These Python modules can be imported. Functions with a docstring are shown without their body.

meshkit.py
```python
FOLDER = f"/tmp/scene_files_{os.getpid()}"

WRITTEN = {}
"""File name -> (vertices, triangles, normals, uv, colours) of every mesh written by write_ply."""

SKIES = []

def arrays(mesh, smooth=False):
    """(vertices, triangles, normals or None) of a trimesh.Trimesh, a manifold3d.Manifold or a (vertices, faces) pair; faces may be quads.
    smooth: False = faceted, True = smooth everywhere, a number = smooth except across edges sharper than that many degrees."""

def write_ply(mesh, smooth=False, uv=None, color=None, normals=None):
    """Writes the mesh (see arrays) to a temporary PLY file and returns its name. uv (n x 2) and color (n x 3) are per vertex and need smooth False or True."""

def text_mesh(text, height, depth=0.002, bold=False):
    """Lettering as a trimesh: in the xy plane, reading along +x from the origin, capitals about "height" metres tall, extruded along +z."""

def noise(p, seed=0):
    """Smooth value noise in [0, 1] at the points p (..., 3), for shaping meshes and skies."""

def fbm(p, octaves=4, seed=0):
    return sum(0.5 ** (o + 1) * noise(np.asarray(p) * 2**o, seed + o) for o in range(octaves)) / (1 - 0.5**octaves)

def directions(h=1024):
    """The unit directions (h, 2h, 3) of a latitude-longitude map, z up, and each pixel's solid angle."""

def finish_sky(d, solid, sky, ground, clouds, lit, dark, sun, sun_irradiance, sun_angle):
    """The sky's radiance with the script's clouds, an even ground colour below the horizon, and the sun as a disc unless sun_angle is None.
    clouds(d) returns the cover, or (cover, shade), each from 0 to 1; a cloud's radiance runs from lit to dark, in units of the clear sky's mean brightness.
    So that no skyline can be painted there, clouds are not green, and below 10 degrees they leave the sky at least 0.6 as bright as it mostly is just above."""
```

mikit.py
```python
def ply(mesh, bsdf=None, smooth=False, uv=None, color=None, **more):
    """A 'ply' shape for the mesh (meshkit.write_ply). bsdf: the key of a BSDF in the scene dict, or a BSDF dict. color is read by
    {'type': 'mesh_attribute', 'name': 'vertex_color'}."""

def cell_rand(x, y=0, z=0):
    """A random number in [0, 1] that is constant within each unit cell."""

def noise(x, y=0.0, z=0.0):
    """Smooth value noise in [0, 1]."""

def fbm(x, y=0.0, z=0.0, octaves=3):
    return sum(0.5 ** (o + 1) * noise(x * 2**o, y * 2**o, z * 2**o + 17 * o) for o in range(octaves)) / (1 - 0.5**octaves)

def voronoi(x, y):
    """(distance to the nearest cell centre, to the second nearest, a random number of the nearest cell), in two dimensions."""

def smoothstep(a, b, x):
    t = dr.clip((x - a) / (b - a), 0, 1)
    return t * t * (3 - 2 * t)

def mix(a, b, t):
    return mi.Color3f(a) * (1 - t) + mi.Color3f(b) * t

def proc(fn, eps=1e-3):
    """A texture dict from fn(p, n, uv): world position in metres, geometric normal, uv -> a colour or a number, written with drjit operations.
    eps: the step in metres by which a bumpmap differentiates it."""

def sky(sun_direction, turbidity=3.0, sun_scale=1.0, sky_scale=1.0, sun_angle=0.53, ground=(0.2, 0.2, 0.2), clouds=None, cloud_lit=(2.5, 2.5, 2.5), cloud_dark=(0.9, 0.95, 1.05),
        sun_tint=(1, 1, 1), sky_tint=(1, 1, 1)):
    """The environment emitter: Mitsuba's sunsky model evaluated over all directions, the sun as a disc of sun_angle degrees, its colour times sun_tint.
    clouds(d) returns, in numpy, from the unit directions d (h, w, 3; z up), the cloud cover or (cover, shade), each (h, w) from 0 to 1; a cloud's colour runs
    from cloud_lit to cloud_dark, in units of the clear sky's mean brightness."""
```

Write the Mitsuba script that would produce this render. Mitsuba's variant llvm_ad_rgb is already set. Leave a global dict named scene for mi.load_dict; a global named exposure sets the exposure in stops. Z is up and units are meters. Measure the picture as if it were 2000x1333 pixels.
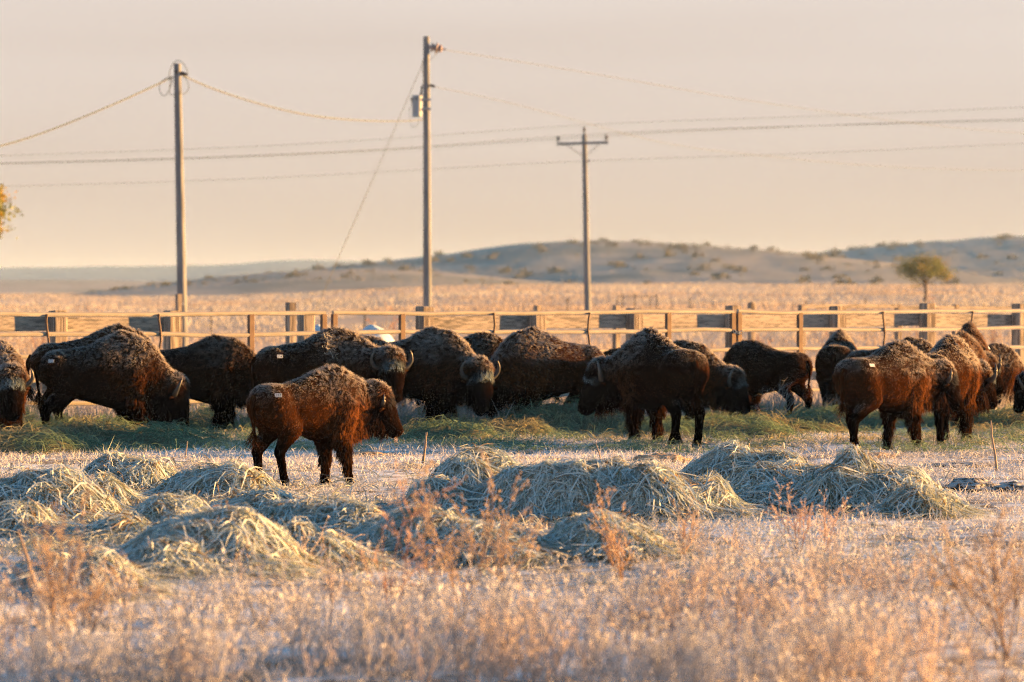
import math, random
import numpy as np
import trimesh
import drjit as dr
import mitsuba as mi
import mikit, meshkit

# ------------------------------------------------------------------ camera, sky, exposure
T = mi.ScalarTransform4f
F, CAM_H, HOR = 7500.0, 2.1, 576.0            # focal length in photo pixels, eye height, photo row of the horizon
PITCH = math.atan((666.5 - HOR) / F)
exposure = 2.86
HAZE = 9e-5
SUN_AZ, SUN_EL = math.radians(13.5), math.radians(6.9)   # from +x towards +y, above the horizon
SUN = np.array([math.cos(SUN_AZ) * math.cos(SUN_EL), math.sin(SUN_AZ) * math.cos(SUN_EL), math.sin(SUN_EL)])


def veil(d):
    """Thin dawn veil: dense at the horizon, dissolving into clear sky overhead; warmest low down."""
    el = np.degrees(np.arcsin(np.clip(d[..., 2], -1, 1)))
    n = meshkit.fbm(np.stack([d[..., 0] * 5, d[..., 1] * 5, d[..., 2] * 60], -1), 4, 3)
    n2 = meshkit.fbm(np.stack([d[..., 0] * 3 + 9, d[..., 1] * 3, d[..., 2] * 22], -1), 3, 8)
    cover = 1.0 - 0.97 * np.clip((el - 4.6) / 15.0, 0, 1) ** 0.5
    shade = np.clip(el / 5.2, 0, 1) ** 0.85 + (n - 0.5) * 0.34 + (n2 - 0.5) * 0.22
    return np.clip(cover, 0, 1), np.clip(shade, 0, 1)


scene, labels = {}, {}
scene["camera"] = {
    "type": "thinlens", "fov": math.degrees(2 * math.atan(1000 / F)), "fov_axis": "x", "near_clip": 0.5, "far_clip": 30000.0,
    "aperture_radius": 0.027, "focus_distance": 45.0,
    "to_world": T().look_at(origin=[0, 0, CAM_H], target=[0, 100, CAM_H - 100 * math.tan(PITCH)], up=[0, 0, 1]),
    "medium": {"type": "ref", "id": "air"},
}
scene["daylight"] = mikit.sky(SUN.tolist(), turbidity=3, sun_scale=4.0, sky_scale=1.0, sun_angle=0.8, ground=(0.22, 0.2, 0.18), clouds=veil,
                              cloud_lit=(1.62, 1.17, 0.95), cloud_dark=(2.74, 2.48, 2.36), sun_tint=(1.0, 0.97, 1.18), sky_tint=(0.34, 1.0, 1.5))

# ------------------------------------------------------------------ helpers
rng = np.random.default_rng(7)


def gd(y):
    return F * CAM_H / (y - HOR)


def at(px, py, D):
    """World point that shows at photo pixel (px, py) at depth D."""
    return np.array([(px - 1000) / F * D, D, CAM_H - (py - HOR) / F * D])


def unit(v):
    v = np.asarray(v, float)
    return v / np.maximum(np.linalg.norm(v, axis=-1, keepdims=True), 1e-9)


def sstep(a, b, x):
    t = np.clip((x - a) / (b - a), 0, 1)
    return t * t * (3 - 2 * t)


class Bag:
    def __init__(self):
        self.v, self.f, self.c, self.n, self.k = [], [], [], [], 0

    def add(self, v, f, c=None, n=None):
        v = np.asarray(v, float)
        self.v.append(v)
        self.f.append(np.asarray(f, int) + self.k)
        if c is not None:
            self.c.append(np.broadcast_to(np.asarray(c, float), (len(v), 3)))
        if n is not None:
            self.n.append(n)
        self.k += len(v)

    def mesh(self):
        return np.vstack(self.v), np.vstack(self.f)

    def color(self):
        return np.vstack(self.c) if self.c else None


def tube(bag, pts, radii, sides=6, color=None, cap=True):
    p = np.asarray(pts, float)
    r = np.broadcast_to(np.asarray(radii, float), (len(p),))
    t = unit(np.gradient(p, axis=0))
    ref = np.array([0, 0, 1.0]) if abs(t[:, 2]).mean() < 0.9 else np.array([1.0, 0, 0])
    a = unit(np.cross(t, ref))
    b = np.cross(t, a)
    ang = np.arange(sides) * 2 * np.pi / sides
    v = p[:, None] + r[:, None, None] * (np.cos(ang)[None, :, None] * a[:, None] + np.sin(ang)[None, :, None] * b[:, None])
    v = v.reshape(-1, 3)
    i, j = np.meshgrid(np.arange(len(p) - 1), np.arange(sides), indexing="ij")
    j2 = (j + 1) % sides
    q = np.stack([i * sides + j, i * sides + j2, (i + 1) * sides + j2, (i + 1) * sides + j], -1).reshape(-1, 4)
    f = np.vstack([q[:, [0, 2, 1]], q[:, [0, 3, 2]]])
    if cap:
        n = len(v)
        v = np.vstack([v, p[:1], p[-1:]])
        js = np.arange(sides)
        f = np.vstack([f, np.stack([js * 0 + n, js, (js + 1) % sides], 1), np.stack([js * 0 + n + 1, (js + 1) % sides + (len(p) - 1) * sides, js + (len(p) - 1) * sides], 1)])
    bag.add(v, f, color)


def box_mesh(size, bevel=0.006, jitter=0.0, seed=0):
    """A chamfered box centred on the origin."""
    import manifold3d as m3
    sx, sy, sz = (np.array(size) / 2).tolist()
    b = min(bevel, sx * 0.4, sy * 0.4, sz * 0.4)
    pts = []
    for x in (-1, 1):
        for y in (-1, 1):
            for z in (-1, 1):
                pts += [[x * (sx - b), y * (sy - b), z * sz], [x * (sx - b), y * sy, z * (sz - b)], [x * sx, y * (sy - b), z * (sz - b)]]
    pts = np.array(pts)
    if jitter:
        pts = pts + np.random.default_rng(seed).normal(0, jitter, pts.shape)
    h = trimesh.convex.convex_hull(pts)
    return np.array(h.vertices), np.array(h.faces)


def put(key, mesh, bsdf, smooth=False, color=None, normals=None):
    assert key not in scene, key
    if normals is not None:
        path = meshkit.write_ply(mesh, False, None, color, normals=normals)
        scene[key] = {"type": "ply", "filename": path, "face_normals": False, "bsdf": {"type": "ref", "id": bsdf}}
    else:
        scene[key] = mikit.ply(mesh, bsdf, smooth=smooth, color=color)
    return key


def num(base):
    k, i = base, 0
    while k in labels or k in scene or any(s.startswith(k + "__") for s in scene):
        i += 1
        k = f"{base}_{i:03d}"
    return k


def part(holder, name, mesh, bsdf, smooth=False, color=None, normals=None, **lab):
    k, i = f"{holder}__{name}", 0
    while k in scene:
        i += 1
        k = f"{holder}__{name}_{i:03d}"
    put(k, mesh, bsdf, smooth, color, normals)
    if lab:
        labels[k] = lab
    return k


def thing(base, label, cat, group=None):
    k = num(base)
    labels[k] = {"label": label, "category": cat}
    if group:
        labels[k]["group"] = group
    return k


def blades(bag, base, d0, bend, length, width, c0, c1, roll=None):
    """Curved tapering blades of three triangles each: base points, start direction, bend vector added towards the tip."""
    n = len(base)
    length, width = np.broadcast_to(length, (n,))[:, None], np.broadcast_to(width, (n,))[:, None]
    d0 = unit(d0)
    d1 = unit(d0 + bend)
    side = unit(np.cross(d0, rng.normal(size=(n, 3)) if roll is None else roll))
    m = base + d0 * length * 0.5
    t = m + d1 * length * 0.5
    v = np.stack([base - side * width / 2, base + side * width / 2, m + side * width * 0.42, m - side * width * 0.42, t], 1).reshape(-1, 3)
    k = np.arange(n)[:, None] * 5
    f = np.concatenate([k + np.array([[0, 1, 2]]), k + np.array([[0, 2, 3]]), k + np.array([[3, 2, 4]])], 1).reshape(-1, 3)
    c0, c1 = np.broadcast_to(c0, (n, 3)), np.broadcast_to(c1, (n, 3))
    c = np.stack([c0, c0, (c0 + c1) / 2, (c0 + c1) / 2, c1], 1).reshape(-1, 3)
    bag.add(v, f, c)


# ------------------------------------------------------------------ materials
VC = {"type": "mesh_attribute", "name": "vertex_color"}


def two(b):
    return {"type": "twosided", "bsdf": b}


def principled(col, rough=0.8, **k):
    return two({"type": "principled", "base_color": col if isinstance(col, dict) else {"type": "rgb", "value": col}, "roughness": rough, **k})


scene["grass_bsdf"] = {"type": "principledthin", "base_color": VC, "roughness": 0.7, "diff_trans": 0.7, "spec_trans": 0.0, "eta": 1.3}
scene["hay_bsdf"] = {"type": "principledthin", "base_color": VC, "roughness": 0.65, "diff_trans": 0.25, "spec_trans": 0.0, "eta": 1.3}
scene["fur_bsdf"] = {"type": "principledthin", "base_color": VC, "roughness": 0.45, "spec_trans": 0.0, "diff_trans": 0.9, "eta": 1.45, "spec_tint": 0.7}
scene["skin_bsdf"] = two({"type": "diffuse", "reflectance": VC})
scene["horn_bsdf"] = two({"type": "principled", "base_color": VC, "roughness": 0.35})
scene["eye_bsdf"] = principled([0.01, 0.007, 0.005], 0.08)
scene["tag_bsdf"] = principled([0.52, 0.56, 0.58], 0.5)
scene["ink_bsdf"] = principled([0.05, 0.07, 0.1], 0.6)


def ground_col(p, n, uv):
    a = mikit.fbm(p.x * 0.9, p.y * 0.9, 0.0, 4)
    b = mikit.fbm(p.x * 7.0, p.y * 7.0, 3.0, 3)
    frost = mikit.smoothstep(0.34, 0.62, a * 0.6 + b * 0.5)
    near = mikit.mix([0.17, 0.125, 0.085], [0.66, 0.69, 0.71], frost)
    far = mikit.mix([0.34, 0.27, 0.20], [0.50, 0.43, 0.35], mikit.fbm(p.x * 0.05, p.y * 0.012, 1.0, 4))
    return mikit.mix(near, far, mikit.smoothstep(70.0, 110.0, p.y))


def hill_col(p, n, uv):
    a = mikit.fbm(p.x * 0.012, p.y * 0.012, p.z * 0.05, 4)
    b = mikit.fbm(p.x * 0.07, p.y * 0.07, 5.0, 3)
    c = mikit.mix([0.16, 0.175, 0.165], [0.30, 0.29, 0.27], mikit.smoothstep(0.3, 0.7, a * 0.65 + b * 0.4))
    return c


scene["ground_bsdf"] = principled(mikit.proc(ground_col), 0.95, specular=0.1)
scene["hill_bsdf"] = principled(mikit.proc(hill_col), 0.95, specular=0.05)
scene["ridge_bsdf"] = principled([0.10, 0.13, 0.17], 0.95, specular=0.05)


def timber_col(p, n, uv):
    g = mikit.fbm(p.x * 6.0 + p.y * 6.0, p.x * 2 - p.y * 2, p.z * 30.0, 3)
    h = mikit.fbm(p.x * 1.3, p.y * 1.3, p.z * 3.0, 2)
    return mikit.mix([0.13, 0.125, 0.12], [0.42, 0.37, 0.32], mikit.smoothstep(0.25, 0.75, g * 0.7 + h * 0.4))


def post_col(p, n, uv):
    g = mikit.fbm(p.x * 40.0, p.y * 40.0, p.z * 2.5, 3)
    return mikit.mix([0.13, 0.11, 0.095], [0.46, 0.39, 0.32], mikit.smoothstep(0.25, 0.8, g))


def pole_col(p, n, uv):
    g = mikit.fbm(p.x * 30.0, p.y * 30.0, p.z * 1.2, 3)
    return mikit.mix([0.15, 0.165, 0.185], [0.30, 0.315, 0.335], mikit.smoothstep(0.25, 0.8, g))


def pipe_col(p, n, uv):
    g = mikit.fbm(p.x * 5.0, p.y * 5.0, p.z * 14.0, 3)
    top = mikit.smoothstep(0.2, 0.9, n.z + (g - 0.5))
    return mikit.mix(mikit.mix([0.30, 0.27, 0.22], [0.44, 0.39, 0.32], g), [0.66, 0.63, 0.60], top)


def rust_col(p, n, uv):
    g = mikit.fbm(p.x * 9.0, p.y * 9.0, p.z * 9.0, 3)
    return mikit.mix([0.10, 0.055, 0.04], [0.23, 0.15, 0.10], g)


scene["timber_bsdf"] = principled(mikit.proc(timber_col), 0.9, specular=0.1)
scene["post_bsdf"] = principled(mikit.proc(post_col), 0.9, specular=0.1)
scene["pole_bsdf"] = principled(mikit.proc(pole_col), 0.9, specular=0.1)
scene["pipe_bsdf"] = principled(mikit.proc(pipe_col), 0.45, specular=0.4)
scene["rust_bsdf"] = principled(mikit.proc(rust_col), 0.7)
scene["wire_bsdf"] = principled([0.13, 0.14, 0.105], 0.85)
scene["steel_bsdf"] = principled([0.30, 0.36, 0.42], 0.5)
scene["dark_bsdf"] = principled([0.06, 0.055, 0.055], 0.6)
scene["porcelain_bsdf"] = principled([0.33, 0.27, 0.26], 0.25)
scene["yellow_bsdf"] = principled([0.72, 0.5, 0.12], 0.5)
scene["tarp_bsdf"] = principled([0.55, 0.66, 0.74], 0.6)
scene["bark_bsdf"] = principled([0.14, 0.10, 0.075], 0.9)

# ------------------------------------------------------------------ terrain


def ground_z(x, y):
    x, y = np.asarray(x, float), np.asarray(y, float)
    px = x / np.maximum(y, 5) * F + 1000
    k = 0.40 + 0.60 * sstep(300, 1000, px)
    z = np.maximum(0, np.minimum(y, 1000) - 150) * 0.0056 * k
    n = meshkit.fbm(np.stack([x * 0.35, y * 0.35, y * 0], -1), 4, 5) - 0.5
    m = meshkit.fbm(np.stack([x * 0.02, y * 0.008, y * 0 + 3], -1), 3, 15) - 0.5
    return z + n * 0.16 * sstep(5, 15, y) + m * 1.1 * sstep(110, 320, y)


def sheet(us, vs, fn):
    u, v = np.meshgrid(us, vs, indexing="ij")
    p = fn(u, v).reshape(-1, 3)
    i, j = np.meshgrid(np.arange(len(us) - 1), np.arange(len(vs) - 1), indexing="ij")
    m = len(vs)
    q = np.stack([i * m + j, (i + 1) * m + j, (i + 1) * m + j + 1, i * m + j + 1], -1).reshape(-1, 4)
    return p, np.vstack([q[:, [0, 1, 2]], q[:, [0, 2, 3]]])


def ground_pt(u, v):
    x = u * v
    return np.stack([x, v, np.where(v > 1, ground_z(x, v), 0)], -1)


dist = np.concatenate([np.linspace(-60, 8, 6), np.geomspace(10, 90, 170), np.geomspace(92, 1400, 110), np.geomspace(1500, 14000, 30)])
lat = np.concatenate([np.linspace(-9, -0.55, 8), np.linspace(-0.5, -0.17, 24), np.linspace(-0.165, 0.165, 150), np.linspace(0.17, 0.5, 24), np.linspace(0.55, 9, 8)])


def ground_fn(u, v):
    # fan in front of the camera, plain strip behind it
    w = np.maximum(v, 8.0)
    x = u * w
    z = ground_z(x, np.maximum(v, 0))
    return np.stack([x, v, z], -1)


put("ground", sheet(lat, dist, ground_fn), "ground_bsdf", smooth=True)
labels["ground"] = {"kind": "structure"}


def hill(name, sil, Dc, depth_f, depth_b, base, amp, bsdf, seed, nx=220, nv=52):
    """A long low hill whose crest runs through the photo points sil at distance Dc."""
    sil = np.array(sil, float)
    us = np.linspace(sil[0, 0], sil[-1, 0], nx)
    ys = np.interp(us, sil[:, 0], sil[:, 1])
    k = np.ones(9) / 9
    ys = np.convolve(np.pad(ys, 4, mode="edge"), k, mode="valid")
    vs = np.concatenate([np.linspace(-1, 0.0, nv), np.linspace(0, 1, nv // 2)[1:]])

    def fn(u, v):
        crest = CAM_H - (np.interp(u, us, ys) - HOR) / F * Dc
        D = np.where(v < 0, Dc + v * depth_f, Dc + v * depth_b)
        x = (u - 1000) / F * Dc + 0 * v
        prof = np.where(v < 0, sstep(-1.0, 0.12, v) / sstep(-1.0, 0.12, np.array(0.0)), 1 - sstep(0, 1, v))
        n = meshkit.fbm(np.stack([x * 0.010, D * 0.007, D * 0], -1), 5, seed) - 0.5
        w = np.sin(np.clip(v + 1, 0, 1) * np.pi) if False else np.clip(1 - np.abs(v + 0.45) / 0.5, 0, 1)
        z = base + (crest - base) * prof + n * amp * (0.25 + w) * np.clip((crest - base) / 10, 0, 1)
        rough = meshkit.fbm(np.stack([x * 0.09, D * 0.05, D * 0 + 7], -1), 3, seed + 4) - 0.5
        return np.stack([x, D, z + rough * amp * 0.10], -1)

    put(name, sheet(us, vs, fn), bsdf, smooth=True)
    labels[name] = {"kind": "structure"}
    return fn


hill("far_hills", [(-1500, 528), (-600, 524), (0, 524), (200, 521), (350, 519), (480, 518), (530, 510), (565, 506), (640, 505), (700, 512), (800, 517), (1200, 500), (1500, 492), (1800, 505), (2600, 510), (3500, 515)],
     6500, 2500, 2000, -8, 14, "ridge_bsdf", 21, 220, 30)
hill("low_plain_rise", [(-1500, 546), (0, 547), (120, 545), (260, 549), (420, 552), (600, 552), (900, 560), (1500, 570), (2500, 575)], 2300, 1100, 600, -3.0, 2, "hill_bsdf", 31, 160, 30)
hill_b = hill("hills", [(1100, 574), (1300, 520), (1450, 502), (1560, 497), (1650, 488), (1720, 479), (1800, 470), (1900, 462), (1960, 457), (2020, 458), (2200, 470), (2500, 500), (2900, 574)], 1700, 700, 500, -3.0, 8, "hill_bsdf", 41)
hill_a = hill("hills_001", [(330, 576), (480, 545), (600, 528), (700, 513), (800, 505), (900, 494), (1000, 480), (1060, 475), (1140, 472), (1260, 474), (1320, 478), (1420, 486), (1500, 491), (1580, 500), (1660, 510), (1760, 523), (1900, 540), (2300, 574)],
              1350, 560, 400, -3.0, 7, "hill_bsdf", 43)
hill_c = hill("hills_002", [(170, 580), (230, 566), (330, 552), (430, 541), (520, 534), (600, 528), (690, 527), (800, 530), (900, 536), (1020, 547), (1150, 556), (1400, 566)], 1000, 330, 260, -0.5, 1.0, "hill_bsdf", 47)


def clump(bag, c, r, h, n, col, dark):
    d = unit(rng.normal(size=(n, 3)) * [1, 1, 0.8])
    d[:, 2] = np.abs(d[:, 2])
    rad = rng.uniform(0.3, 1, n)[:, None]
    b = c + d * rad * [r, r, h]
    cc = np.array(dark) + (np.array(col) - dark) * rng.uniform(0, 1, n)[:, None]
    blades(bag, b, d + rng.normal(0, 0.5, (n, 3)), rng.normal(0, 0.4, (n, 3)), r * 0.7, r * 0.35, cc, cc)


scrub = Bag()
for fn, u0, u1, cnt, sc in ((hill_a, 560, 1750, 230, 2.1), (hill_b, 1450, 2100, 150, 2.4), (hill_c, 230, 1000, 80, 1.0)):
    u = rng.uniform(u0, u1, cnt)
    v = -rng.uniform(0.0, 0.75 if sc > 1.05 else 0.35, cnt)
    for p in fn(u, v):
        s = 0.62 * sc * rng.uniform(0.4, 1.3) ** 1.5
        clump(scrub, p, s * 1.3, s * 0.8, 26, (0.18, 0.175, 0.13), (0.12, 0.12, 0.09))
put("hillside_scrub", scrub.mesh(), "grass_bsdf", color=scrub.color())
labels["hillside_scrub"] = {"kind": "stuff", "label": "dark low scrub dotted over the sand hills", "category": "scrub"}

# ------------------------------------------------------------------ prairie beyond the fences
bag = Bag()
n = 72000
D = 76 * (1600 / 76) ** (rng.uniform(0, 1, n) ** 1.05)
px = rng.uniform(-120, 2120, n)
x = (px - 1000) / F * D
patch = meshkit.fbm(np.stack([x * 0.12, D * 0.035, D * 0], -1), 4, 77)
keep = patch > rng.uniform(0.22, 0.5, n)
x, D, patch = x[keep], D[keep], patch[keep]
n = len(x)
base = np.stack([x, D, ground_z(x, D) - 0.02], -1)
hgt = rng.uniform(0.16, 0.42, n) * (0.6 + 0.8 * patch) * np.where(D > 250, 1.3, 1)
w = np.maximum(0.024, D * 0.00032) * rng.uniform(0.7, 1.6, n)
tone = rng.uniform(0, 1, n)[:, None]
red = sstep(0.42, 0.65, meshkit.fbm(np.stack([x * 0.05 + 40, D * 0.02, D * 0], -1), 3, 5))[:, None]
c = np.array([0.42, 0.395, 0.36]) + tone * np.array([0.20, 0.205, 0.215])
c = c * (1 - 0.35 * red) + np.array([0.40, 0.24, 0.15]) * 0.35 * red
blades(bag, base, np.stack([rng.normal(0, .3, n), rng.normal(0, .3, n), np.ones(n)], -1), rng.normal(0, .4, (n, 3)), hgt, w, c * 0.88, c)
put("prairie_grass", bag.mesh(), "grass_bsdf", color=bag.color())
labels["prairie_grass"] = {"kind": "stuff", "label": "dry tan prairie grass stretching out beyond the fences", "category": "grass"}

bag = Bag()
for fn, u0, u1, cnt, hg, v0 in ((hill_c, 180, 1300, 1500, 0.4, -0.4), (hill_a, 500, 1900, 2500, 0.5, -0.6), (hill_b, 1450, 2150, 1800, 0.6, -0.6)):
    p = fn(rng.uniform(u0, u1, cnt), rng.uniform(v0, 0.02, cnt))
    k_ = meshkit.fbm(np.stack([p[:, 0] * 0.03, p[:, 1] * 0.02, p[:, 0] * 0], -1), 3, 88)
    p = p[k_ > rng.uniform(0.3, 0.65, cnt)]
    n = len(p)
    c = np.array([0.34, 0.31, 0.25]) + rng.uniform(0, 1, (n, 1)) * np.array([0.16, 0.15, 0.14])
    blades(bag, p - [0, 0, 0.05], np.stack([rng.normal(0, .3, n), rng.normal(0, .3, n), np.ones(n)], -1), rng.normal(0, .4, (n, 3)), hg * rng.uniform(.6, 1.4, n), 0.30 * rng.uniform(.6, 1.6, n), c * 0.8, c)
put("hillside_grass", bag.mesh(), "grass_bsdf", color=bag.color())
labels["hillside_grass"] = {"kind": "stuff", "label": "sparse pale grass on the slopes of the sand hills", "category": "grass"}

# ------------------------------------------------------------------ plants


def branch_plant(bag, base, h, spread, nst, col, seed, thick=0.006, depth=2, leaf=0, tipcol=None, sides=3, leafsize=1.0):
    """A dry branching weed: nst stems from one root, each forking, with small frosted tips."""
    r = np.random.default_rng(seed)
    tipcol = col if tipcol is None else tipcol
    col, tipcol = np.array(col), np.array(tipcol)

    def stem(p, d, L, th, lev):
        k = 5 if lev == depth else 4
        pts = [p]
        dd = np.array(d)
        for _ in range(k - 1):
            dd = unit(dd + r.normal(0, 0.13, 3) + [0, 0, 0.06])
            pts.append(pts[-1] + dd * L / (k - 1))
        pts = np.array(pts)
        t = np.linspace(0, 1, k)
        cc = col[None] * (1 - t[:, None] * 0.8) + tipcol[None] * t[:, None] * 0.8
        tube(bag, pts, th * (1 - 0.6 * t), sides, np.repeat(cc, sides, 0), cap=False)
        if lev > 0:
            for _ in range(r.integers(3, 6)):
                i = r.uniform(0.3, 1.0)
                q = pts[0] + (pts[-1] - pts[0]) * i if k < 3 else np.array([np.interp(i, t, pts[:, a]) for a in range(3)])
                stem(q, unit(dd + r.normal(0, 0.55, 3) + [0, 0, 0.1]), L * r.uniform(0.3, 0.55), th * 0.55, lev - 1)
        elif leaf:
            m = leaf
            i = r.uniform(0.1, 1, m)
            q = np.stack([np.interp(i, t, pts[:, a]) for a in range(3)], 1)
            g = tipcol * r.uniform(0.7, 1.15, (m, 1))
            dl = r.normal(0, 1, (m, 3)) + unit(dd) * 0.9
            sd = unit(np.cross(dl, r.normal(size=(m, 3))))
            ln = (L * 0.16 * r.uniform(0.5, 1.2, (m, 1)) + 0.006) * leafsize
            wd = ln * 0.4
            tip = q + unit(dl) * ln
            mid = q + unit(dl) * ln * 0.5
            vv = np.stack([q, mid + sd * wd / 2, mid - sd * wd / 2, tip], 1).reshape(-1, 3)
            kk = np.arange(m)[:, None] * 4
            bag.add(vv, np.concatenate([kk + [[0, 1, 2]], kk + [[1, 3, 2]]], 1).reshape(-1, 3), np.repeat(g, 4, 0))

    for _ in range(nst):
        a = r.uniform(0, 2 * np.pi)
        s = spread * r.uniform(0.2, 1)
        stem(np.array(base) + [0, 0, -0.01], unit([math.cos(a) * s, math.sin(a) * s, 1]), h * r.uniform(0.65, 1), thick, depth)


def scatter_plants(bag, templates, pos, scale, tint):
    """Copies of the template plants joined into one mesh."""
    pick = rng.integers(0, len(templates), len(pos))
    rot = rng.uniform(0, 2 * np.pi, len(pos))
    for t, tp in enumerate(templates):
        v, f, c = tp
        idx = np.nonzero(pick == t)[0]
        if not len(idx):
            continue
        ca, sa = np.cos(rot[idx])[:, None], np.sin(rot[idx])[:, None]
        s = scale[idx][:, None]
        vx = (v[None, :, 0] * ca - v[None, :, 1] * sa) * s + pos[idx, 0][:, None]
        vy = (v[None, :, 0] * sa + v[None, :, 1] * ca) * s + pos[idx, 1][:, None]
        vz = v[None, :, 2] * s + pos[idx, 2][:, None]
        vv = np.stack([vx, vy, vz], -1).reshape(-1, 3)
        ff = (f[None] + (np.arange(len(idx)) * len(v))[:, None, None]).reshape(-1, 3)
        cc = (c[None] * tint[idx][:, None, :]).reshape(-1, 3)
        bag.add(vv, ff, cc)


templates = []
for k in range(10):
    b = Bag()
    branch_plant(b, (0, 0, 0), 0.40, 0.42, 3, (0.46, 0.43, 0.42), 100 + k, 0.005, 1, leaf=5, tipcol=(0.66, 0.665, 0.69), leafsize=1.15)
    templates.append((*b.mesh(), b.color()))
tall = []
for k in range(6):
    b = Bag()
    branch_plant(b, (0, 0, 0), 0.55, 0.4, 2, (0.36, 0.20, 0.10), 300 + k, 0.004, 2, leaf=3, tipcol=(0.62, 0.38, 0.2))
    templates_t = (*b.mesh(), b.color())
    tall.append(templates_t)

# foreground weeds: dense at the bottom, thinning towards the hay
bag = Bag()
cand = 9000
D = 19.5 + (40 - 19.5) * rng.uniform(0, 1, cand) ** 1.25
px = rng.uniform(-150, 2150, cand)
x = (px - 1000) / F * D
gy = HOR + F * CAM_H / D
edge = 1140 - 85 * sstep(900, 1500, px) + 40 * np.sin(px / 130) + 20 * np.sin(px / 47)
dens = np.clip((gy - edge) / 110, 0, 1)
patch = meshkit.fbm(np.stack([x * 1.1, D * 1.1, D * 0], -1), 3, 99)
keep = rng.uniform(0, 1, cand) < dens * (0.06 + 1.3 * sstep(0.42, 0.62, patch)) * 0.29
x, D, px = x[keep], D[keep], px[keep]
pos = np.stack([x, D, ground_z(x, D)], -1)
sc = rng.uniform(0.55, 1.15, len(x)) * (0.75 + 0.35 * sstep(1080, 1250, HOR + F * CAM_H / D))
tn = rng.uniform(0.75, 1.15, (len(x), 1)) * np.ones((1, 3))
orange = (sstep(0.45, 0.6, meshkit.fbm(np.stack([x * 0.8 + 30, D * 0.8, D * 0], -1), 2, 12)) * 0.5)[:, None]
tn = tn * (1 - orange) + tn * orange * np.array([1.0, 0.72, 0.5])
scatter_plants(bag, templates, pos, sc, tn)
put("frosted_weeds", bag.mesh(), "hay_bsdf", color=bag.color())
labels["frosted_weeds"] = {"kind": "stuff", "label": "frosted tan dry weeds filling the blurred foreground", "category": "weeds"}

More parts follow.
